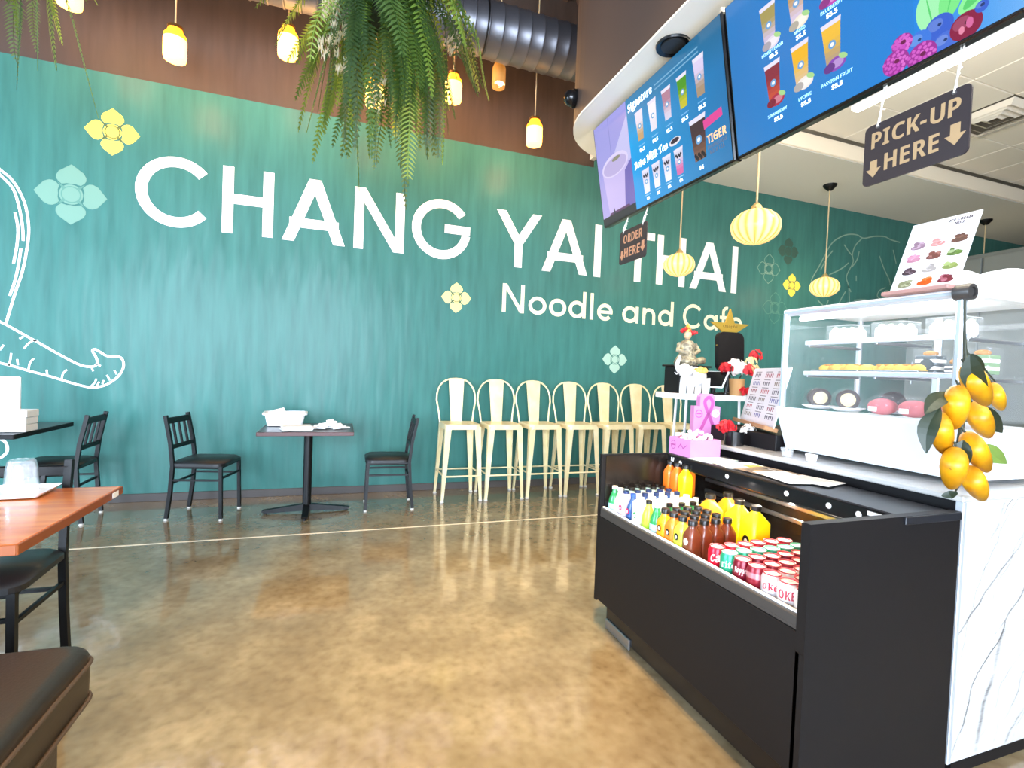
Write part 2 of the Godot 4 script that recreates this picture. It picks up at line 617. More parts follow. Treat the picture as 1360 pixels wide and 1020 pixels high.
	M.kraft = mat("b98d5a", 0.75)
	M.gold = mat("d9b34c", 0.35, 0.6)
	M.china = mat("f4f5f5", 0.25)
	M.tan = mat("a8794e", 0.5)

# moulded glass: sixteen thick and thin ribs round the globe
func rib_picture() -> ImageTexture:
	var p := Pic.new(256, 16, Color.WHITE)
	for i in 256: p.im.fill_rect(Rect2i(i, 0, 1, 16), Color("fff8e6").lerp(Color("e6bd7c"), pow(0.5 - 0.5 * cos(TAU * i / 16.0), 2.0)))
	for y in 16: p.im.fill_rect(Rect2i(0, y, 1, 1), p.im.get_pixel(1, y))
	return p.tex()

# white slab with long slanting grey veins
func marble_picture() -> ImageTexture:
	rng.seed = 404
	var im := Image.create_empty(512, 512, false, Image.FORMAT_RGB8)
	im.fill(Color("c2c0bc"))
	for v in 34:
		var p := Vector2(rng.randf_range(-200, 480), 540)
		var a := -1.05 + rng.randf_range(-0.15, 0.15)
		var w := rng.randf_range(0.8, 3.0) if v % 4 else rng.randf_range(3.0, 7.0)
		var dark := rng.randf_range(0.12, 0.6)
		var on := 0.0
		for k in 640:
			a = clampf(a + rng.randf_range(-0.14, 0.14), -1.5, -0.6)
			p += Vector2(cos(a), sin(a))
			on = clampf(on + rng.randf_range(-0.08, 0.08), -0.4, 1.0)
			if on <= 0.0: continue
			for d in range(-int(w * 2) - 1, int(w * 2) + 2):
				var x := int(p.x) + d
				var y := int(p.y)
				if x < 0 or y < 0 or x > 511 or y > 511: continue
				var c := im.get_pixel(x, y)
				var f := dark * on * exp(-float(d * d) / (w * w))
				im.set_pixel(x, y, c.lerp(Color("141214"), f))
	return ImageTexture.create_from_image(im)

# ------------------------------------------------------------------ room shell
func room() -> void:
	var g := G.new()
	g.box(Vector3(2.75, -0.1, -0.5), Vector3(18.0, 0.2, 10.4))
	var fl := struct("floor", g, M.floor)
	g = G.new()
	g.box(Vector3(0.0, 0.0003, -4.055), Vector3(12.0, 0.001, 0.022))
	struct("glint_joint", g, M.glint_joint, fl)
	g = G.new()
	g.box(Vector3(2.75, 1.87, WALL - 0.05), Vector3(18.0, 3.755, 0.1))
	g.box(Vector3(7.25, 3.8025, WALL - 0.05), Vector3(9.0, 0.11, 0.1))
	struct("wall_back", g, M.green)
	g = G.new()
	g.box(Vector3(2.75, 2.9, WALL - 0.2), Vector3(18.0, 6.2, 0.18))
	g.box(Vector3(2.75, 4.85, WALL - 0.06), Vector3(18.0, 2.2, 0.1))
	struct("wall_back_upper", g, M.brown_wall)
	g = G.new()
	g.box(Vector3(2.75, 0.037, WALL + 0.007), Vector3(18.0, 0.076, 0.014), 0.004)
	struct("baseboard_back", g, M.base)
	g = G.new()
	for q in [[0.35, 0.7, -0.5, 10.4], [4.6, 2.8, -0.5, 10.4], [1.95, 2.5, -4.575, 2.25], [1.95, 2.5, 2.075, 5.25]]: g.box(Vector3(-6.15, q[0], q[2]), Vector3(0.2, q[1], q[3]))
	struct("wall_left", g, M.brown_wall)
	g = G.new()
	g.box(Vector3(11.6, 2.9, -0.5), Vector3(0.2, 6.2, 10.4))
	struct("wall_right", g, M.brown_bulk)
	# front wall with three street windows
	g = G.new()
	g.box(Vector3(2.75, 0.16, 4.55), Vector3(18, 0.32, 0.2))
	g.box(Vector3(2.75, 4.85, 4.55), Vector3(18, 2.3, 0.2))
	var edges := [-6.25, -5.75, -2.65, -2.15, 0.95, 1.45, 4.55, 11.75]
	for i in range(0, 8, 2):
		g.box(Vector3((edges[i] + edges[i + 1]) / 2, 2.0, 4.55), Vector3(edges[i + 1] - edges[i], 3.4, 0.2))
	struct("wall_front", g, M.brown_bulk)
	for i in 3:
		var x: float = [-4.2, -0.6, 3.0][i]
		g = G.new()
		for s in [-1, 1]:
			g.box(Vector3(x + s * 1.52, 2.01, 4.55), Vector3(0.06, 3.38, 0.1))
			g.box(Vector3(x, 2.01 + s * 1.66, 4.55), Vector3(2.98, 0.06, 0.1))
		g.box(Vector3(x, 2.01, 4.55), Vector3(0.05, 3.26, 0.08))
		var w := struct("window_%d" % (i + 1), g, M.black_metal)
		g = G.new()
		g.box(Vector3(x, 2.01, 4.55), Vector3(3.0, 3.26, 0.006))
		struct("pane", g, M.glass, w)
	g = G.new()
	for sg in [-1, 1]:
		g.box(Vector3(-6.15, 1.95, -2.0 + sg * 1.42), Vector3(0.1, 2.5, 0.06))
		g.box(Vector3(-6.15, 1.95 + sg * 1.22, -2.0), Vector3(0.1, 0.06, 2.8))
	g.box(Vector3(-6.15, 1.95, -2.0), Vector3(0.08, 2.4, 0.05))
	var wl := struct("window_4", g, M.black_metal)
	g = G.new()
	g.box(Vector3(-6.15, 1.95, -2.0), Vector3(0.006, 2.4, 2.8))
	struct("pane", g, M.glass, wl)
	# corrugated roof deck, ribs running away from the street
	g = G.new()
	var p := PackedVector2Array()
	var x0 := -6.25
	for k in 90:
		p.append_array([Vector2(x0 + k * 0.2, 5.62), Vector2(x0 + k * 0.2 + 0.07, 5.62), Vector2(x0 + k * 0.2 + 0.1, 5.55), Vector2(x0 + k * 0.2 + 0.17, 5.55)])
	for i in p.size() - 1:
		var a := p[i]
		var b := p[i + 1]
		g.quad(Vector3(b.x, b.y, 4.7), Vector3(b.x, b.y, -5.5), Vector3(a.x, a.y, -5.5), Vector3(a.x, a.y, 4.7))
	g.box(Vector3(2.75, 5.78, -0.4), Vector3(18.0, 0.2, 10.4))
	struct("ceiling", g, M.deck)

# ------------------------------------------------------------------ painted mural on the green wall
func px_line(pts: Array) -> PackedVector2Array:
	var p := PackedVector2Array()
	for q in pts: p.append(W(q[0], q[1]))
	return smooth(p)

func smooth(p: PackedVector2Array, k := 4) -> PackedVector2Array:
	var o := PackedVector2Array()
	var m := p.size()
	if m < 3: return p
	for i in m - 1:
		for j in k:
			o.append(p[i].cubic_interpolate(p[i + 1], p[maxi(0, i - 1)], p[mini(m - 1, i + 2)], float(j) / k))
	o.append(p[m - 1])
	return o

func hpar(g: G, x0: float, y0: float, x1: float, y1: float, tw: float) -> void:
	var z := g.v.size() * 0.00003
	if y1 > y0: g.quad(Vector3(x0, y0, z), Vector3(x0 + tw, y0, z), Vector3(x1 + tw, y1, z), Vector3(x1, y1, z))
	else: g.quad(Vector3(x1, y1, z), Vector3(x1 + tw, y1, z), Vector3(x0 + tw, y0, z), Vector3(x0, y0, z))

# one painted letter, w wide, h high (x-height xh for small letters), stroke t, origin bottom left
func letter(ch: String, w: float, h: float, t: float, xh: float) -> G:
	var g := G.new()
	var r := xh / 2
	match ch:
		"H":
			hpar(g, 0, 0, 0, h, t); hpar(g, w - t, 0, w - t, h, t)
			g.quad(Vector3(t, h * 0.45, 0), Vector3(w - t, h * 0.45, 0), Vector3(w - t, h * 0.45 + t, 0), Vector3(t, h * 0.45 + t, 0))
		"I", "l": hpar(g, 0, 0, 0, h, t)
		"T":
			hpar(g, w / 2 - t / 2, 0, w / 2 - t / 2, h, t); hpar(g, 0, h - t, 0, h, w)
		"A":
			var u := t * 1.18
			hpar(g, 0, 0, w / 2 - u / 2, h, u); hpar(g, w - u, 0, w / 2 - u / 2, h, u)
			var k := 0.22
			hpar(g, k * (w / 2), h * k, k * (w / 2), h * k + t, w - k * w)
		"N":
			hpar(g, 0, 0, 0, h, t); hpar(g, w - t, 0, w - t, h, t); hpar(g, w - t * 1.15, 0, 0, h, t * 1.15)
		"Y":
			var u := t * 1.22
			hpar(g, w / 2 - u / 2, h * 0.44, 0, h, u); hpar(g, w / 2 - u / 2, h * 0.44, w - u, h, u)
			hpar(g, w / 2 - t / 2, 0, w / 2 - t / 2, h * 0.5, t)
		"C": g.ribbon(arc(Vector2(h / 2 - t * 0.2, h / 2), h / 2 - t * 0.42, h / 2 - t * 0.42, 40, 320, 40), t)
		"G":
			g.ribbon(arc(Vector2(h / 2 - t * 0.2, h / 2), h / 2 - t * 0.42, h / 2 - t * 0.42, 36, 352, 40), t)
			hpar(g, h * 0.52, h * 0.44, h * 0.52, h * 0.44 + t, w - h * 0.52)
		"o": g.ribbon(arc(Vector2(w / 2, r), w / 2 - t / 2, r - t / 2, 0, 345, 30), t, 0.0, true)
		"d", "a":
			g.ribbon(arc(Vector2(w / 2 - t * 0.2, r), w / 2 - t * 0.5, r - t / 2, 0, 345, 30), t, 0.0, true)
			hpar(g, w - t, 0, w - t, h if ch == "d" else xh, t)
		"e":
			g.ribbon(arc(Vector2(w / 2, r), w / 2 - t / 2, r - t / 2, 2, 318, 30), t)
			hpar(g, t * 0.6, r - t * 0.45, t * 0.6, r + t * 0.4, w - t * 0.7)
		"n":
			hpar(g, 0, 0, 0, xh, t)
			var p := arc(Vector2(w / 2, xh - (w / 2)), w / 2 - t / 2, w / 2 - t / 2, 175, 0, 16)
			p.append(Vector2(w - t / 2, 0))
			g.ribbon(p, t, 0.0006)
		"f":
			var p := PackedVector2Array([Vector2(w * 0.38, 0)])
			p.append_array(arc(Vector2(w * 0.38 + h * 0.17, h * 0.82), h * 0.17, h * 0.17, 180, 70, 10))
			g.ribbon(p, t)
			hpar(g, 0, xh - t, 0, xh, w * 0.8)
	return g

func flower(wall: Node3D, c: Array, r: float, m: Material, outline: Material, filled := true) -> void:
	var ce := W(c[0], c[1])
	var g := G.new()
	var ln := G.new()
	for q in 4:
		var p := PackedVector2Array()
		for k in [[0.0, 1.0], [0.16, 0.88], [0.34, 0.74], [0.41, 0.6], [0.41, 0.5], [0.36, 0.41], [0.26, 0.32], [0.12, 0.36], [0.0, 0.35], [-0.12, 0.36], [-0.26, 0.32], [-0.36, 0.41], [-0.41, 0.5], [-0.41, 0.6], [-0.34, 0.74], [-0.16, 0.88]]:
			p.append(Vector2(k[0], k[1]).rotated(PI / 2 * q) * r)
		if filled: g.prism(p, 0.0)
		else: ln.ribbon(p, r * 0.035, 0.0005, true)
		var d := PackedVector2Array()
		for k in [[0.16, 0.2], [0.33, 0.33], [0.2, 0.16]]: d.append(Vector2(k[0], k[1]).rotated(PI / 2 * q) * r)
		ln.ribbon(d, r * 0.05, 0.0006)
	if filled: g.prism(arc(Vector2.ZERO, r * 0.33, r * 0.33, 0, 348, 28), 0.0)
	else: ln.ribbon(arc(Vector2.ZERO, r * 0.34, r * 0.34, 0, 348, 28), r * 0.035, 0.0005, true)
	ln.ribbon(arc(Vector2.ZERO, r * 0.26, r * 0.26, 0, 348, 28), r * 0.035, 0.0008, true)
	var at := Vector3(ce.x, ce.y, WALL + 0.0015)
	if filled:
		var f := part("painted_flower", g, m, wall, at)
		part("outline", ln, outline, f)
	else: part("painted_flower", ln, outline, wall, at)

func strokes(wall: Node3D, called: String, list: Array, w: float, m: Material) -> void:
	var g := G.new()
	for l in list: g.ribbon(px_line(l), w)
	part(called, g, m, wall, Vector3(0, 0, WALL + 0.002))

func mural() -> void:
	var wall := get_node("wall_back")
	# big letters: [letter, left px, right px along the base line]
	for l in [["C", 183, 280], ["H", 294.3, 362.2], ["A", 374, 457.8], ["N", 469.3, 535.8], ["G", 549, 622.5], ["Y", 657, 717], ["A", 719, 779.6], ["I", 787.8, 797.2], ["T", 824, 867], ["H", 870.7, 908.5], ["A", 915.2, 963.8], ["I", 970.1, 977.7]]:
		var a := W(l[1], 308.2 + 0.1196 * (l[1] - 294.3))
		var b := W(l[2], 308.2 + 0.1196 * (l[2] - 294.3))
		var c := W((l[1] + l[2]) / 2 + 1.5, 219.6 + 0.1589 * ((l[1] + l[2]) / 2 - 295.6))
		var y: float = (a.y + b.y) / 2
		var g := letter(l[0], b.x - a.x, c.y - y, 0.092, 0.0)
		part("painted_letter", g, M.letters, wall, Vector3(a.x, y, WALL + 0.0025))
	for l in [["N", 666.4, 695.5], ["o", 701.3, 725], ["o", 728.6, 751.5], ["d", 755.5, 777], ["l", 783, 788], ["e", 792.6, 813], ["a", 826.6, 847], ["n", 852.6, 869.5], ["d", 874.2, 893], ["C", 907.3, 932], ["a", 934.7, 952], ["f", 954.8, 967], ["e", 968.4, 985]]:
		var a := W(l[1], 413.9 + 0.0882 * (l[1] - 666.4))
		var b := W(l[2], 413.9 + 0.0882 * (l[2] - 666.4))
		var c := W((l[1] + l[2]) / 2 + 1, 376 + 0.113 * ((l[1] + l[2]) / 2 - 668))
		var y: float = (a.y + b.y) / 2
		var h: float = c.y - y
		part("painted_letter", letter(l[0], b.x - a.x, h, 0.043, h * 0.65), M.cream_letters, wall, Vector3(a.x, y, WALL + 0.0025))
	flower(wall, [149.5, 175.5], 0.202, M.yellow_flower, M.flower_line)
	flower(wall, [94.5, 258.5], 0.255, M.mint_flower, M.mint_line)
	flower(wall, [606, 395.5], 0.165, M.yellow_pale, M.flower_line)
	flower(wall, [816.5, 477.5], 0.172, M.white_flower, M.mint_line)
	flower(wall, [1051.5, 379], 0.165, M.yellow_flower, M.flower_line)
	flower(wall, [1047, 334], 0.19, M.dark_flower, M.dark_flower)
	flower(wall, [1021, 357], 0.20, M.line_faint, M.line_faint, false)
	flower(wall, [1029, 409], 0.215, M.mint_line, M.mint_line, false)
	strokes(wall, "painted_elephant", [
		[[-20, 205], [0, 225], [17, 240], [32, 267], [38, 297], [37, 323], [30, 360], [20, 390], [8, 430]],
		[[-12, 218], [0, 232], [17, 250], [25, 273], [30, 300], [31, 320]],
		[[28, 330], [25, 350], [20, 373], [13, 393]],
		[[20, 282], [24, 303], [22.5, 327], [18, 350]],
		[[-30, 410], [0, 427], [8, 431], [33, 445], [60, 460], [83, 473], [107, 485], [123, 487], [129, 483], [128, 475], [123, 466], [127, 464], [133, 467.5], [143, 473], [157, 473.5], [163, 478], [164, 488], [157, 500], [143, 510], [130, 514], [117, 514], [93, 508], [67, 500], [40, 493], [20, 487], [0, 482], [-30, 474]],
	], 0.019, M.white_paint)
	strokes(wall, "painted_elephant", [
		[[32, 463], [37, 457], [43, 453], [51, 452]], [[26, 450], [31, 447]], [[12, 486], [14, 477], [15, 469]], [[24, 485], [23, 477]], [[38, 491], [40, 482], [45, 476]], [[63, 498], [62, 491]], [[82, 504], [84, 496], [89, 491]],
		[[121, 513], [126, 508], [128, 503]], [[129, 512], [132, 507]], [[136, 510], [138, 505]], [[146, 505], [142, 498]], [[155, 497], [152, 492]], [[122, 489], [124, 493]], [[128, 484], [134, 486]], [[0, 465], [5, 458]],
	], 0.014, M.white_paint)
	strokes(wall, "painted_elephant", [[[0, 583], [7, 587], [10, 595], [8, 602], [0, 608], [-10, 610]]], 0.022, M.white_paint)
	strokes(wall, "painted_elephant", [
		[[1079, 377], [1078, 371], [1087, 355], [1095, 340], [1104, 324], [1114, 316], [1126, 311.5], [1138, 312], [1147, 316.5], [1161, 314], [1175, 314.5], [1183, 318.5], [1195, 322]],
		[[1145, 316.5], [1136, 326], [1132, 338], [1133, 348], [1127, 360], [1124, 369], [1127, 381], [1128, 403]],
		[[1121, 325], [1127, 334], [1132, 340]], [[1141, 334], [1138, 345], [1131, 355]], [[1106, 333], [1098, 343], [1090, 358]], [[1127, 349], [1117, 357], [1101, 365]],
		[[1168, 340], [1174, 357], [1181, 372], [1182, 379]], [[1186, 332], [1190, 350]], [[1137, 366], [1137, 373]],
		[[1123, 387], [1117, 397], [1113, 406]], [[1086, 399], [1095, 408]], [[1100, 399], [1097, 407]], [[1126, 379], [1130, 388]], [[1134, 399], [1148, 398], [1158, 401]],
		[[1176, 382], [1168, 386], [1165, 393], [1170, 398]], [[1180, 386], [1175, 387], [1173, 393], [1178, 396]],
	], 0.018, M.line_faint)

# ------------------------------------------------------------------ bulkhead, kitchen ceiling, duct
func ceiling_parts() -> void:
	# dropped bulkhead over the counter, rounded at its far end
	var out := PackedVector2Array([Vector2(2.1, 4.5), Vector2(1.45, 4.5)])
	for i in 13:
		var a := deg_to_rad(180 + 90.0 * i / 12)
		out.append(Vector2(1.45 + 0.62 + cos(a) * 0.62, -2.98 + sin(a) * 0.60))
	out.append(Vector2(2.75, -3.58))
	out.append(Vector2(2.75, -3.0))
	out.append(Vector2(2.1, -2.98))
	var poly := PackedVector2Array()
	for q in out: poly.append(Vector2(q.x, -q.y))
	var up := Transform3D(Basis(Vector3.RIGHT, Vector3(0, 0, -1), Vector3.UP), Vector3(0, 3.045, 0))
	var g := G.new()
	g.prism(poly, 2.6, up)
	var bulk := struct("ceiling_bulkhead", g, M.brown_bulk)
	g = G.new()
	g.prism(poly, 0.012, Transform3D(up.basis, Vector3(0, 3.031, 0)))
	struct("soffit", g, M.soffit, bulk)
	# kitchen ceiling: lower plaster strip along the wall, higher tiled field, lit step between
	g = G.new()
	g.box(Vector3(7.1, 3.89, -4.7), Vector3(8.7, 0.1, 1.15))
	g.box(Vector3(2.72, 4.7, -4.4), Vector3(0.06, 1.75, 1.75))
	var kc := struct("ceiling_kitchen", g, M.white_ceiling)
	g = G.new()
	g.box(Vector3(6.8, 3.935, -4.115), Vector3(9.4, 0.17, 0.03), 0.008)
	struct("fascia", g, M.soffit, kc)
	g = G.new()
	g.box(Vector3(6.8, 4.075, -0.0), Vector3(9.4, 0.02, 8.9))
	struct("ceiling_grid", g, mat("b9b2a2", 0.7), kc)
	var tg := G.new()
	tg.box(Vector3.ZERO, Vector3(0.594, 0.03, 0.594), 0.006)
	var tm := tg.mesh()
	for i in 13:
		for j in 12:
			var at := Vector3(2.5 + 0.6 * i, 4.055, -3.78 + 0.6 * j)
			if (absf(at.x - 6.1) < 0.1 and absf(at.z + 3.18) < 0.1) or (absf(at.x - 4.3) < 0.1 and (absf(at.z + 1.98) < 0.1 or absf(at.z - 0.42) < 0.1)) or (absf(at.x - 7.3) < 0.1 and absf(at.z + 1.98) < 0.1): continue
			if i > 9 and j > 5: continue
			put("tile", tm, M.tile, kc, at)
	# louvred square diffuser
	var v := thing("air_vent", "cream square louvred ceiling air diffuser beside the hanging pick-up sign", "vent", Vector3(6.1, 4.04, -3.18))
	g = G.new()
	g.box(Vector3(0, 0.02, 0), Vector3(0.6, 0.02, 0.6))
	part("backing", g, mat("6d675c", 0.7), v)
	for k in 4:
		var s := 0.30 - k * 0.07
		g = G.new()
		for q in 4:
			var b := Basis(Vector3.UP, PI / 2 * q)
			g.quad(b * Vector3(-s, -0.01, s), b * Vector3(-s + 0.05, -0.05 + 0.005 * k, s - 0.05), b * Vector3(s - 0.05, -0.05 + 0.005 * k, s - 0.05), b * Vector3(s, -0.01, s))
		part("louver", g, M.tile, v)
	var k_panel := 0
	for p in [Vector3(4.3, 4.045, -1.98), Vector3(4.3, 4.045, 0.42), Vector3(7.3, 4.045, -1.98)]:
		var t := thing("ceiling_light", "white square panel light in the kitchen ceiling, %s" % ["behind the first screen", "behind the second screen", "farthest into the kitchen"][k_panel], "light", p, 0.0, "kitchen ceiling panel lights")
		k_panel += 1
		g = G.new()
		g.box(Vector3(0, 0, 0), Vector3(0.6, 0.04, 0.6), 0.005)
		part("frame", g, M.white_plastic, t)
		g = G.new()
		g.box(Vector3(0, -0.022, 0), Vector3(0.54, 0.004, 0.54))
		part("diffuser", g, glow("f4f7ff", 3.0), t)
	# recessed black speaker in the soffit and dome camera on the bulkhead
	var sp := thing("ceiling_speaker", "round black recessed speaker in the white soffit above the drinks screen", "speaker", Vector3(1.575, 3.023, -2.205))
	g = G.new()
	g.lathe([[0.0, 0.006], [0.062, 0.006], [0.085, -0.004], [0.088, 0.008]], 28)
	part("rim", g, M.black_gloss, sp)
	g = G.new()
	g.lathe([[0.0, -0.003], [0.06, -0.001], [0.062, 0.006]], 24)
	part("grille", g, M.black_cord, sp)
	var dc := thing("dome_camera", "small black dome security camera on the brown bulkhead above the white soffit", "camera", Vector3(1.475, 3.2, -3.13), 0.0)
	g = G.new()
	g.lathe([[0.0, 0.05], [0.06, 0.05], [0.062, 0.0], [0.0, 0.0]], 20, Transform3D(Basis(Vector3.FORWARD, -PI / 2).rotated(Vector3.UP, -0.25), Vector3(0.02, 0, 0)))
	part("mount", g, M.black_metal, dc)
	g = G.new()
	g.ball(Vector3(-0.045, -0.012, 0.01), Vector3(0.052, 0.052, 0.052), 16)
	part("dome", g, M.black_gloss, dc)
	# round ventilation duct with spiral seams
	var d := thing("ventilation_duct", "large dark round spiral duct running under the roof deck", "duct", Vector3(0, 4.345, -4.35))
	var pr := []
	for i in 70:
		var x := -6.0 + i * 0.125
		pr.append_array([[0.222, x], [0.222, x + 0.095], [0.229, x + 0.105], [0.229, x + 0.118]])
	g = G.new()
	g.lathe(pr, 32, Transform3D(Basis(Vector3.FORWARD, PI / 2), Vector3.ZERO))
	part("pipe", g, M.duct, d)
	for x in [-4.0, -1.2, 1.1, 2.2]:
		g = G.new()
		g.tube([Vector3(x, 0.235, 0), Vector3(x, 1.2, 0)], 0.008, 6)
		var ring := []
		for k in 24: ring.append(Vector3(x, cos(TAU * k / 24) * 0.236, sin(TAU * k / 24) * 0.236))
		g.tube(ring, 0.008, 6, true)
		part("hanger", g, M.black_metal, d)

# ------------------------------------------------------------------ tables, chairs, stools, booth
func make_chair(label: String, at: Vector3, turn: float) -> Node3D:
	var t := thing("dining_chair", label, "chair", at, turn)
	var g := G.new()
	for s in [-1.0, 1.0]:
		g = G.new()      # rear leg and stile in one bent bar
		g.tube([Vector3(s * 0.175, 0.012, -0.225), Vector3(s * 0.175, 0.22, -0.2), Vector3(s * 0.175, 0.44, -0.185), Vector3(s * 0.172, 0.62, -0.205), Vector3(s * 0.168, 0.845, -0.25)], 0.019, 4, false, 0.0)
		part("rear_leg", g, M.black_metal, t)
		g = G.new()
		g.tube([Vector3(s * 0.178, 0.012, 0.19), Vector3(s * 0.172, 0.44, 0.178)], 0.018, 4)
		part("front_leg", g, M.black_metal, t)
		for z in [-0.225, 0.19]:
			g = G.new()
			g.lathe([[0.0, 0.0], [0.016, 0.0], [0.016, 0.014], [0.0, 0.014]], 10, Transform3D(Basis(), Vector3(s * 0.176, 0, z)))
			part("glide", g, M.glide, t)
		g = G.new()
		g.tube([Vector3(s * 0.176, 0.325, -0.19), Vector3(s * 0.174, 0.325, 0.18)], 0.011, 4)
		part("stretcher", g, M.black_metal, t)
	g = G.new()
	g.tube([Vector3(-0.174, 0.34, 0.18), Vector3(0.174, 0.34, 0.18)], 0.011, 4)
	part("stretcher", g, M.black_metal, t)
	g = G.new()
	g.tube([Vector3(-0.17, 0.30, -0.19), Vector3(0.17, 0.30, -0.19)], 0.011, 4)
	part("stretcher", g, M.black_metal, t)
	# seat pad: rounded, wider at the front
	var p := PackedVector2Array()
	for q in rounded(0.41, 0.41, 0.07, 6):
		p.append(Vector2(q.x * (0.94 + 0.12 * (0.2 - q.y)), q.y))
	g = G.new()
	var flat := Transform3D(Basis(Vector3.RIGHT, Vector3(0, 0, -1), Vector3.UP), Vector3(0, 0.44, 0))
	g.prism(p, 0.022, flat)
	var m := p.size()
	for i in m:
		var a := p[i]
		var b := p[(i + 1) % m]
		var na := Vector3(a.x, 0.12, -a.y).normalized()
		var nb := Vector3(b.x, 0.12, -b.y).normalized()
		var A := Vector3(a.x, 0.462, -a.y)
		var B := Vector3(b.x, 0.462, -b.y)
		var A2 := Vector3(a.x * 0.86, 0.482, -a.y * 0.86)
		var B2 := Vector3(b.x * 0.86, 0.482, -b.y * 0.86)
		var ra := (na + Vector3.UP).normalized()
		var rb := (nb + Vector3.UP).normalized()
		g.tri(A, B, B2, na, nb, rb)
		g.tri(A, B2, A2, na, rb, ra)
		g.tri(A2, B2, Vector3(0, 0.487, 0), ra, rb, Vector3.UP)
	part("seat", g, M.black_seat, t)
	g = G.new()
	g.box(Vector3(0, 0.43, 0), Vector3(0.35, 0.024, 0.36), 0.005)
	part("seat_frame", g, M.black_metal, t)
	g = G.new()
	g.box(Vector3(0, 0.80, -0.241), Vector3(0.345, 0.05, 0.022), 0.006, Transform3D(Basis(), Vector3.ZERO))
	part("top_rail", g, M.black_metal, t)
	g = G.new()
	g.box(Vector3(0, 0.59, -0.202), Vector3(0.345, 0.035, 0.02), 0.005)
	part("lower_rail", g, M.black_metal, t)
	for x in [-0.085, 0.0, 0.085]:
		g = G.new()
		g.tube([Vector3(x, 0.60, -0.203), Vector3(x, 0.79, -0.239)], 0.0105, 4)
		part("back_bar", g, M.black_metal, t)
	return t

func pedestal(t: Node3D, top: Vector3, m: Material, edge: Material, cx: float) -> void:
	var g := G.new()
	g.box(Vector3(0, 0.75 - 0.018, 0), Vector3(top.x, 0.03, top.z), 0.004)
	part("tabletop", g, m, t)
	g = G.new()
	for s in [-1, 1]:
		g.box(Vector3(s * (top.x / 2 + 0.002), 0.731, 0), Vector3(0.006, 0.032, top.z + 0.008), 0.002)
		g.box(Vector3(0, 0.731, s * (top.z / 2 + 0.002)), Vector3(top.x + 0.002, 0.032, 0.006), 0.002)
	part("edging", g, edge, t)
	g = G.new()
	g.lathe([[0.0, 0.02], [0.036, 0.02], [0.036, 0.715], [0.0, 0.715]], 20)
	part("column", g, M.black_metal, t)
	g = G.new()
	g.box(Vector3(0, 0.708, 0), Vector3(0.3, 0.012, 0.3), 0.004)
	part("top_plate", g, M.black_metal, t)
	for q in 4:
		g = G.new()
		var l: float = cx if q % 2 == 0 else 0.28
		var r := Transform3D(Basis(Vector3.UP, PI / 2 * q), Vector3.ZERO)
		g.prism(PackedVector2Array([Vector2(0.0, 0.02), Vector2(l - 0.03, 0.012), Vector2(l, 0.022), Vector2(l - 0.01, 0.034), Vector2(0.03, 0.075), Vector2(0.0, 0.075)]), 0.05, r * Transform3D(Basis(), Vector3(0, 0, -0.025)))
		part("foot", g, M.black_metal, t)
		g = G.new()
		g.lathe([[0.0, 0.0], [0.014, 0.0], [0.014, 0.02], [0.0, 0.02]], 10, r * Transform3D(Basis(), Vector3(l - 0.03, 0, 0)))
		part("glide", g, M.black_metal, t)

